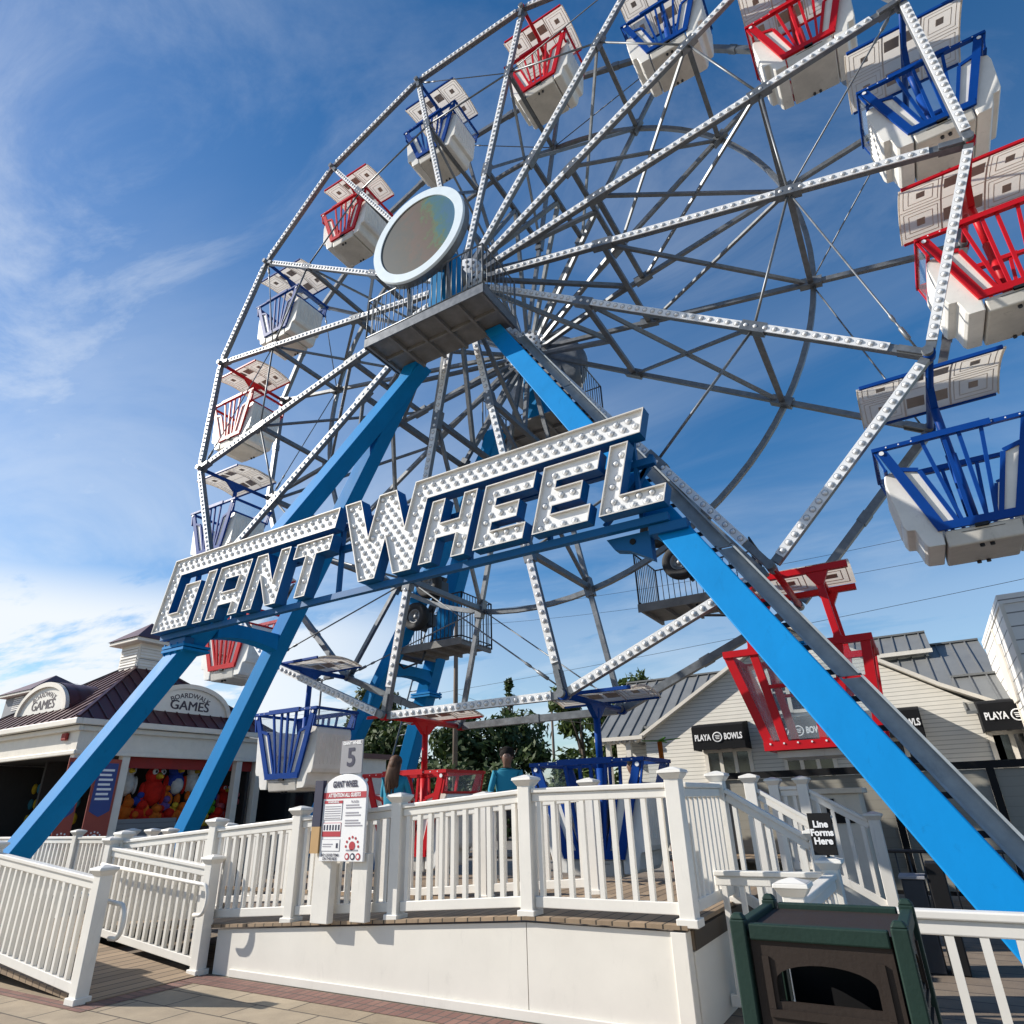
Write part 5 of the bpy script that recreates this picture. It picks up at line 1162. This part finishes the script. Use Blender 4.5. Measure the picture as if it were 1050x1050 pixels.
for i, x0 in enumerate((-6.14, -3.78, -1.45, 1.45)):
    x1 = x0 + 1.58; t = thing('awning', AWL[i], 'awning', (x0, BY, 2.9), 'black awnings on the cream building')
    yb, yf_ = BY - .02, BY - .85; zt, zm, zl = 3.82, 3.62, 2.98
    mb = MB(); prof = [(yb, zt), (yf_ + .12, zt - .10), (yf_, zt - .16), (yf_ - .03, zl), (yf_ - .01, zl), (yf_ + .03, zt - .20), (yb, zt - .06)]
    mb.prism(prof, ((x0, 0, 0), YA, ZA, XA), 0, x1 - x0)
    for x in (x0 + .004, x1 - .024): mb.prism([(yb, zt - .03), (yf_ + .01, zt - .18), (yf_ - .012, zl + .005), (yb, zl + .01)], ((x, 0, 0), YA, ZA, XA), 0, .02)
    aw = mb.build('canvas', M['awn'], t)
    mb = MB(); cx = (x0 + x1) / 2; yl = yf_ - .045; zz_ = 3.33; tilt = V((0, .045, 1)).normalized()
    put_text(mb, 'PLAYA', .25, (cx - .46, yl, zz_), XA, tilt, 0, width=.50, bold=.008); put_text(mb, 'BOWLS', .25, (cx + .47, yl, zz_), XA, tilt, 0, width=.54, bold=.008)
    c = V((cx, yl + .004, zz_)); mb.lathe([(.150, 0), (.150, -.006), (.118, -.006), (.118, 0)], c, (0, 1, 0), 20)
    for k_ in range(3): mb.beam(c + V((-.075 + .01 * k_, -.004, .045 - .045 * k_)), c + V((.075 - .01 * k_, -.004, .045 - .045 * k_)), .006, .022)
    mb.build('lettering', M['fbowl'], t)
# white clapboard building at the right edge
cb_ = thing('clapboard_building', 'tall white clapboard building cut by the right edge', 'building', (4, 19, 0))
mb = MB(); mb.box((2.30, 18.2, 0), (9, 24, 5.5)); mb.build('wall', M['siding2'], cb_)
mb = MB(); mb.box((2.27, 18.17, 5.501), (9.1, 24.1, 5.72)); mb.build('parapet', M['siding2'], cb_)
mb = MB(); mb.box((2.27, 18.165, 0), (2.35, 18.195, 5.5)); mb.box((2.272, 18.20, 0), (2.296, 18.28, 5.5)); mb.box((2.272, 21.0, 0), (2.296, 21.1, 5.5)); mb.box((2.25, 20.4, 3.6), (2.292, 21.6, 5.0)); mb.build('corner_trim', M['fascia'], cb_)

# ------------------------------------------------------------------ black-framed screen fence
ft = thing('screen_fence', 'beige panel fence with black frame behind the thick blue leg', 'fence', (-1, 14, 0))
xs = [-3.6, -2.15, -.65, .86, 2.4, 3.9]
for a, b_ in zip(xs, xs[1:]): mb = MB(); mb.box((a + .06, 14.02, .12), (b_ - .06, 14.05, 1.93)); mb.build('panel', M['panel'], ft)
for x in xs: mb = MB(); mb.box((x - .055, 13.98, 0), (x + .055, 14.08, 2.0)); mb.build('post', M['black'], ft)
mb = MB(); mb.box((-3.66, 13.97, 1.94), (3.96, 14.09, 2.06)); mb.box((-3.54, 14.0, .06), (3.84, 14.07, .118)); mb.build('rail', M['black'], ft)
# low white booth wall by the stairs
bw = thing('ticket_counter', 'low white counter block between the stair railings and the fence', 'counter', (-1.7, 12.4, 0))
mb = MB(); mb.box((-2.25, 12.2, 0), (-1.05, 13.0, 1.62)); mb.build('body', M['fascia'], bw)
mb = MB(); mb.box((-2.32, 12.12, 1.622), (-.98, 13.08, 1.70)); mb.build('top', M['fascia'], bw, .01)
mb = MB(); mb.box((-1.55, 12.17, 1.2), (-1.42, 12.199, 1.55)); mb.box((-1.419, 12.17, 1.2), (-1.18, 12.199, 1.34)); mb.build('shadow_patch', M['black'], bw)  # shadow on the white front, put in as a thin black shape
# stairs
stp = thing('stair', 'wooden stair flight down from the deck between the white sloping railings', 'stairs', (-1.4, 8.2, 0))
for i in range(4):
    mb = MB(); x0 = -1.82 + i * .28; z1 = .58 - i * .155; mb.box((x0, 7.06, z1 - .04), (x0 + .30, 9.52, z1)); mb.box((x0 + .27, 7.06, max(0, z1 - .16)), (x0 + .29, 9.52, z1 - .041)); mb.build('step', M['deckedge'], stp)
# dark queue barriers near the leg foot
qb = thing('barrier', 'black metal crowd barrier standing behind the blue leg foot', 'barrier', (-.1, 9.6, 0))
mb = MB()
for z in (.95, .15): mb.tube((-.75, 10.1, z), (.9, 10.1, z), .02, 8)
for i in range(13): x = -.75 + i * .1375; mb.tube((x, 10.1, .15), (x, 10.1, .95), .009, 6)
for x in (-.75, .9): mb.tube((x, 10.1, 0), (x, 10.1, .96), .02, 8); mb.beam((x, 9.9, .015), (x, 10.3, .015), .05, .03)
mb.build('frame', M['dark'], qb)
pbx = thing('control_box', 'dark grey control cabinet beside the far stair railing post', 'cabinet', (-.35, 8.6, 0))
mb = MB(); mb.box((-.52, 8.5, 0), (-.32, 8.8, .80)); mb.build('body', M['dark'], pbx, .01); mb = MB(); mb.box((-.54, 8.48, .801), (-.30, 8.82, .83)); mb.build('lid', M['slate'], pbx, .006)
mb = MB(); mb.box((-.28, 8.5, 0), (-.12, 8.8, .95)); mb.build('pedestal', M['black'], pbx, .01)
# cable coil on the ground behind the right railing
mb = MB(); pts = []
for i in range(60):
    a = i * .42; r_ = .16 + .02 * math.sin(i * .7); pts.append((.42 + r_ * 1.4 * math.cos(a), 5.75 + r_ * math.sin(a), .03 + i * .0012))
mb.path(pts, .016, 6); tag(mb.build('hose_coil', M['gblue']), 'coiled dark blue hose lying on the ground behind the right railing', 'hose')

# ------------------------------------------------------------------ trees, hedge, poles
def tree(x, y, h, r, label, leaf, n=2600, trunk=.22, squash=1.0, base=.25, size=.30, seed=1, cone=False):
    rnd = random.Random(seed); t = thing('tree', label, 'tree', (x, y, 0), 'trees behind the wheel')
    mb = MB(); mb.path([(x, y, 0), (x + .1, y, h * .3), (x - .05, y + .1, h * .62), (x, y, h * .9)], [trunk, trunk * .75, trunk * .45, trunk * .12], 8)
    clumps = []
    for i in range(16 if not cone else 26):
        a = rnd.uniform(0, 6.283)
        if cone: f = rnd.uniform(.12, 1.0); zz_ = h * f; rr_ = r * (1.05 - f) * rnd.uniform(.5, 1)
        else: f = rnd.uniform(base, .92); zz_ = h * f; rr_ = r * math.sqrt(max(.05, 1 - ((f - .55) / .5) ** 2)) * rnd.uniform(.35, .85)
        c = V((x + rr_ * math.cos(a), y + rr_ * math.sin(a), zz_)); s_ = r * rnd.uniform(.26, .46) * (1 if not cone else .55); clumps.append((c, s_))
        mb.path([(x, y, zz_ * .62), tuple((V((x, y, zz_ * .7)) + c) / 2), tuple(c)], [trunk * .32, trunk * .2, .02], 5)
    mb.build('trunk', M['bark'], t)
    mb = MB()
    for i in range(n):
        c, s_ = clumps[rnd.randrange(len(clumps))]; d_ = V((rnd.gauss(0, 1), rnd.gauss(0, 1), rnd.gauss(0, 1))).normalized(); p = c + d_ * (s_ * rnd.uniform(.45, 1.08)); p.z = max(.1, p.z)
        nn = (d_ + V((rnd.gauss(0, .6), rnd.gauss(0, .6), rnd.gauss(.3, .6)))).normalized(); a = nn.orthogonal().normalized(); q = Matrix.Rotation(rnd.uniform(0, 6.28), 3, nn); a = q @ a; bb = nn.cross(a); sz = size * rnd.uniform(.5, 1.15)
        mb.add([p - a * sz, p + bb * sz * .42 + a * sz * .1, p + a * sz, p - bb * sz * .42 + a * sz * .1], [(0, 1, 2, 3)])
    mb.build('crown', leaf, t, normals=False)
tree(-33.5, 37, 10.0, 3.1, 'olive green tree above the low blue gondola, left of the rear legs', M['leaf3'], 3200, seed=2, size=.34)
tree(-30.2, 36, 6.6, 3.6, 'dark bushy tree directly behind the rear blue legs', M['leaf1'], 5500, seed=3, base=.1)
tree(-25.6, 35, 7.0, 3.6, 'broad dark green tree behind the person in teal', M['leaf1'], 6000, seed=4, base=.1)
tree(-22.0, 36, 6.6, 3.2, 'right-hand dark green bushy tree next to the gap of open sky', M['leaf1'], 5500, seed=5, base=.1)
tree(-23.0, 38, 9.8, 1.1, 'thin pointed conifer rising above the bushy trees', M['leaf1'], 1500, seed=6, cone=True, size=.26)
tree(-16.0, 34, 7.9, 2.3, 'green tree left of the grey roofed shop, behind the blue gondola post', M['leaf2'], 3600, seed=7, base=.08)
tree(-12.2, 31, 7.2, 2.0, 'tree top showing over the ridge of the grey roof', M['leaf2'], 2200, seed=8)
tree(-13.8, 36, 8.8, 2.0, 'tall green tree behind the other one left of the shop roof', M['leaf2'], 2400, seed=12, base=.2)
hd = thing('hedge', 'dark clipped hedge behind the red gondola at deck level', 'hedge', (-24, 31, 0))
mb = MB(); rnd = random.Random(9)
for i in range(9500):
    x = rnd.uniform(-56, -18.2); top = 3.6 + .35 * math.sin(x * 1.3) + .2 * math.sin(x * 3.1); z = rnd.uniform(.3, top); y = 30.5 + rnd.uniform(-.5, .5) * (1 if z < top - .3 else 1.6); p = V((x, y, z))
    nn = V((rnd.gauss(0, .6), -1 + rnd.gauss(0, .5), rnd.gauss(.5, .6))).normalized(); a = nn.orthogonal().normalized(); a = Matrix.Rotation(rnd.uniform(0, 6.28), 3, nn) @ a; bb = nn.cross(a); sz = .26 * rnd.uniform(.5, 1.1)
    mb.add([p - a * sz, p + bb * sz * .45, p + a * sz, p - bb * sz * .45], [(0, 1, 2, 3)])
mb.build('foliage', M['leaf1'], hd, normals=False)
mb = MB()
for i in range(24): x = -34 + i * .66; mb.path([(x, 30.5, 0), (x + .1, 30.6, 1.5), (x - .1, 30.5, 3.2)], [.06, .04, .02], 5)
mb.build('stem', M['bark'], hd)
# far low treeline
mb = MB(); rnd = random.Random(11)
for i in range(5200):
    x = rnd.uniform(-95, 40); y = 95 + rnd.uniform(-3, 3); p = V((x, y, rnd.uniform(.2, 3.4 + 1.1 * math.sin(x * .31) + .8 * math.sin(x * .83)))); nn = V((rnd.gauss(0, .7), -1, rnd.gauss(.4, .6))).normalized(); a = nn.orthogonal().normalized(); bb = nn.cross(a); sz = .8 * rnd.uniform(.5, 1.2)
    mb.add([p - a * sz, p + bb * sz * .6, p + a * sz, p - bb * sz * .6], [(0, 1, 2, 3)])
tag(mb.build('treeline', M['leaf1'], None, normals=False), 'low distant dark treeline along the horizon behind everything', 'treeline', kind='stuff')
def upole(x, y, h, label, arm=True, tr=False, r_=.13):
    t = thing('utility_pole', label, 'utility pole', (x, y, 0)); mb = MB(); mb.tube((x, y, 0), (x, y, h), r_ * 1.2, 10, 0, r_ * .8); mb.build('pole', M['polewood'], t)
    if arm: mb = MB(); mb.box((x - .9, y - .06, h - .6), (x + .9, y + .06, h - .48)); mb.build('crossarm', M['polewood'], t)
    if tr:
        mb = MB(); mb.lathe([(0, 0), (.28, 0), (.3, .05), (.3, .85), (.24, .95), (0, .97)], (x - .62, y - .3, h * .62), (0, 0, 1), 16); mb.tube((x - .62, y - .3, h * .62 + .95), (x - .62, y - .3, h * .62 + 1.2), .04, 6); mb.build('transformer', M['galv'], t)
upole(-21.7, 30, 15.0, 'brown wooden utility pole with a grey transformer behind the left walkway', False, True)
upole(-24.6, 47, 9.9, 'distant utility pole with a crossarm in the gap between the trees', True, False, .11)
lp = thing('street_lamp', 'dark double headed lamp post left of the rear blue legs', 'street lamp', (-27, 25, 0))
mb = MB(); mb.tube((-27, 25, 0), (-27, 25, 8.1), .07, 8, 0, .05); mb.build('pole', M['dark'], lp)
for s_ in (-1, 1): mb = MB(); mb.beam((-27, 25, 8.0), (-27 + s_ * .55, 25, 8.1), .05, .05); mb.box((-27 + s_ * .5 - .25, 24.85, 8.05), (-27 + s_ * .5 + .25, 25.15, 8.2)); mb.build('lamp_head', M['dark'], lp)
def wire(a, b_, label, sag=.6, r_=.008):
    a = V(a); b_ = V(b_); mb = MB(); pts = []
    for i in range(13): f = i / 12; p = a.lerp(b_, f); p.z -= sag * 4 * f * (1 - f); pts.append(p)
    mb.path(pts, r_, 5); tag(mb.build('power_line', M['black']), label, 'power line')
wire((-45, 33, 7.9), (8, 27, 8.4), 'thin power line crossing the sky just above the grey roofs', .5, .009)
wire((-21.7, 30, 12.0), (9, 28, 11.0), 'upper thin power line crossing the sky below the blue gondola', .6, .008)
wire((-21.7, 30, 11.2), (9, 28, 9.9), 'middle thin power line crossing the sky at the right', .6, .008)
wire((-21.7, 30, 11.0), (-36, 44, 8.6), 'power line running left from the transformer pole', .5, .009)
wire((-21.7, 30, 7.4), (-9.6, 24, 4.2), 'low wire running from the transformer pole to the shop eave', .3, .010)

# orange pole with green top near the cream building
up_ = thing('palm_pole', 'orange pole with short green blades on top behind the corner post', 'decoration', (-5.42, 16, 0))
mb = MB(); mb.tube((-5.42, 16, 0), (-5.46, 16, 2.9), .06, 10); mb.build('pole', M['porange'], up_)
mb = MB()
for i in range(5): a = i * 1.256 + .3; mb.beam((-5.46, 16, 2.92), (-5.46 + .5 * math.cos(a), 16 + .5 * math.sin(a), 2.96 - .04 * (i % 2)), .11, .02, w2=.03)
mb.build('blade', M['pgreen'], up_)

# ------------------------------------------------------------------ people
M['skin'] = mat('skin', (.42, .24, .17), .55, var=.06); M['hairb'] = mat('hair_brown', (.085, .042, .024), .65, var=.4, stretch=(6, 6, .6), vscale=7, spec=.25); M['hairk'] = mat('hair_black', (.012, .010, .009), .8, var=.2, spec=.15, bump=.6, bscale=70)
M['teal'] = mat('teal_shirt', (.01, .21, .32), .8, var=.1); M['denim'] = mat('dark_trousers', (.02, .022, .03), .8, var=.1); M['skind'] = mat('skin_dark', (.15, .08, .055), .5, var=.06); M['dshirt'] = mat('dark_shirt', (.03, .035, .05), .8, var=.1); M['shoe'] = mat('shoe', (.02, .02, .02), .6, var=.1)
def skinmesh(nodes, edges, name, mats, parent, sub=2, root=0):
    me = bpy.data.meshes.new(name); off = wloc(parent); me.from_pydata([tuple(V(n[0]) - off) for n in nodes], edges, []); ob = bpy.data.objects.new(name, me); COL.objects.link(ob)
    md = ob.modifiers.new('skin', 'SKIN'); sv = me.skin_vertices[0].data
    for i, n in enumerate(nodes): r_ = n[1]; sv[i].radius = (r_, r_) if not isinstance(r_, tuple) else r_
    sv[root].use_root = True
    sb = ob.modifiers.new('sub', 'SUBSURF'); sb.levels = sub; sb.render_levels = sub
    me2 = bpy.data.meshes.new_from_object(ob.evaluated_get(bpy.context.evaluated_depsgraph_get()))
    bpy.data.objects.remove(ob); me2.name = name
    for p in me2.polygons: p.use_smooth = True
    me2.materials.clear()
    for m_ in (mats if isinstance(mats, list) else [mats]): me2.materials.append(m_)
    o2 = bpy.data.objects.new(name, me2); COL.objects.link(o2); o2.parent = parent; return o2
def person(x, y, z0, face, label, skin, hair, shirt, legs, H=1.68, seated=False, long=False, arms='down', head_turn=0.0):
    t = thing('person', label, 'person', (x, y, z0)); k = H / 1.68
    f = V((math.cos(face), math.sin(face), 0)); r_ = V((f.y, -f.x, 0))
    def P(a, b, c): return V((x, y, z0)) + (r_ * a + f * b) * k + ZA * (c * k)
    dz = -.45 if seated else 0
    nodes = [(P(0, 0, .93 + dz), (.15 * k, .115 * k)), (P(0, -.01, 1.12 + dz), (.135 * k, .10 * k)), (P(0, 0, 1.32 + dz), (.155 * k, .105 * k)), (P(0, -.01, 1.42 + dz), (.07 * k, .07 * k)), (P(0, .01, 1.46 + dz), .052 * k), (P(0, .03, 1.515 + dz), (.068 * k, .085 * k)), (P(0, .025, 1.595 + dz), (.085 * k, .105 * k)), (P(0, .015, 1.665 + dz), (.055 * k, .06 * k))]
    edges = [(0, 1), (1, 2), (2, 3), (3, 4), (4, 5), (5, 6), (6, 7)]
    for s_ in (-1, 1):
        b = len(nodes)
        if seated: pts = [(s_ * .10, .06, .48), (s_ * .12, .44, .50), (s_ * .12, .46, .10), (s_ * .12, .56, .05)]
        else: pts = [(s_ * .095, 0, .84), (s_ * .10, .02, .48), (s_ * .11, -.01, .10), (s_ * .12, .12, .045)]
        for p, rad in zip(pts, (.085, .058, .042, .036)): nodes.append((P(*p), rad * k))
        edges += [(0, b), (b, b + 1), (b + 1, b + 2), (b + 2, b + 3)]
        b = len(nodes)
        if arms == 'down': pts = [(s_ * .18, 0, 1.36 + dz), (s_ * .235, -.02, 1.10 + dz), (s_ * .24, .06, .88 + dz), (s_ * .235, .09, .80 + dz)]
        else: pts = [(s_ * .18, 0, 1.36 + dz), (s_ * .25, .06, 1.10 + dz), (s_ * .16, .28, 1.08 + dz), (s_ * .13, .35, 1.08 + dz)]
        for p, rad in zip(pts, (.055, .043, .032, .03)): nodes.append((P(*p), rad * k))
        edges += [(2, b), (b, b + 1), (b + 1, b + 2), (b + 2, b + 3)]
        hb = b + 3
        for fi, (da, dl) in enumerate(((-.024, .075), (-.008, .085), (.008, .082), (.022, .068))):
            b = len(nodes); base_ = nodes[hb][0]; dirn = (nodes[hb][0] - nodes[hb - 1][0]).normalized()
            nodes.append((base_ + f * da * k + dirn * .05 * k, .009 * k)); nodes.append((base_ + f * da * k * 1.2 + dirn * (.05 + dl * .8) * k + r_ * (-s_ * .012 * k), .007 * k)); edges += [(hb, b), (b, b + 1)]
        b = len(nodes); nodes.append((nodes[hb][0] + f * .045 * k + ZA * -.02 * k, .010 * k)); edges += [(hb, b)]
    body = skinmesh(nodes, edges, 'body', [skin, shirt, legs, M['shoe']], t)
    zs0 = z0 + (1.43 + dz) * k; zw = z0 + (.95 + dz) * k
    for p in body.data.polygons:
        c = body.data.vertices[p.vertices[0]].co + V((x, y, z0)); rel = c - V((x, y, z0)); lat = abs(rel.dot(r_)) / k; zc_ = (c.z - z0) / k - dz
        if zc_ < .96 and (lat < .2 or seated and zc_ + dz < .62): p.material_index = 3 if (c.z - z0) / k < .09 else 2
        elif zc_ < 1.435 and not (lat > .16 and zc_ < 1.12): p.material_index = 1
    hd_ = P(0, .02, 1.59 + dz)
    mb = MB()
    for s_ in (-1, 1):
        e = hd_ + (r_ * (s_ * .032) + f * .078) * k; blob(mb, e, .011, .011, .006, 0, 8, 6); e2 = e + f * .006; blob(mb, e2, .008, .008, .006, 1, 6, 4)
    mb.build('eye', [M['white'], M['black']], t)
    mb = MB(); c = hd_ + f * .085 * k; mb.hexa([c + r_ * -.016 - ZA * .035, c + r_ * .016 - ZA * .035, c + r_ * .012 - ZA * .035 + f * .022, c - r_ * .012 - ZA * .035 + f * .022, c - r_ * .008 + ZA * .01, c + r_ * .008 + ZA * .01, c + r_ * .005 + ZA * .01 + f * .004, c - r_ * .005 + ZA * .01 + f * .004]); mb.build('nose', skin, t)
    mb = MB(); c = hd_ + f * .074 * k - ZA * .058 * k; blob(mb, c, .022, .012, .007, 0, 10, 6); mb.build('mouth', M['bred'], t)
    mb = MB()
    for s_ in (-1, 1): blob(mb, hd_ + r_ * (s_ * .078 * k) - ZA * .01, .012, .018, .028, 0, 8, 6)
    mb.build('ear', skin, t)
    mb = MB(); c = hd_ - f * .018 * k + ZA * .042 * k
    blob(mb, c, .102 * k, .102 * k, .096 * k, 0, 16, 10); blob(mb, c - f * .04 * k - ZA * .06 * k, .088 * k, .088 * k, .10 * k, 0, 14, 8)
    for i in range(0 if long else 26):
        a = i * 2.4; q = c + (r_ * (.088 * math.cos(a)) + f * (.075 * math.sin(a) - .02)) * k + ZA * (.055 - .1 * ((i * 7) % 10) / 10 * (math.sin(a) < .5)) * k
        blob(mb, q, .026 * k, .026 * k, .024 * k, 0, 7, 5)
    if long:
        for i in range(14):
            a = -1.3 + i * .2; o = c - f * (.06 * math.cos(a)) * k + r_ * (.08 * math.sin(a)) * k; sw = r_ * (.018 * math.sin(a) - .018)
            mb.path([o, o - f * .04 * k - ZA * .13 * k + sw * .3, o - f * .06 * k - ZA * .25 * k + sw * .8, o - f * .045 * k - ZA * .36 * k + sw * 1.1 + r_ * (.02 * math.sin(i * 1.7)), o - f * .05 * k - ZA * (.46 + .06 * math.sin(i * 2.1)) * k + sw * 1.5], [.03, .034, .032, .022, .006], 6)
    mb.build('hair', hair, t)
person(-7.28, 8.45, .64, R_(100), 'person with long brown hair and a teal shirt, back to the camera', M['skin'], M['hairb'], M['teal'], M['denim'], 1.70, long=True, arms='front')
person(-5.22, 8.5, .64, R_(-60), 'person in a teal shirt with dark hair facing the camera near the middle', M['skind'], M['hairk'], M['teal'], M['denim'], 1.70, arms='front')
person(-4.30, 11.12, .98, R_(180), 'person with dark hair sitting in the blue gondola at boarding level', M['skind'], M['hairk'], M['dshirt'], M['denim'], 1.74, seated=True)
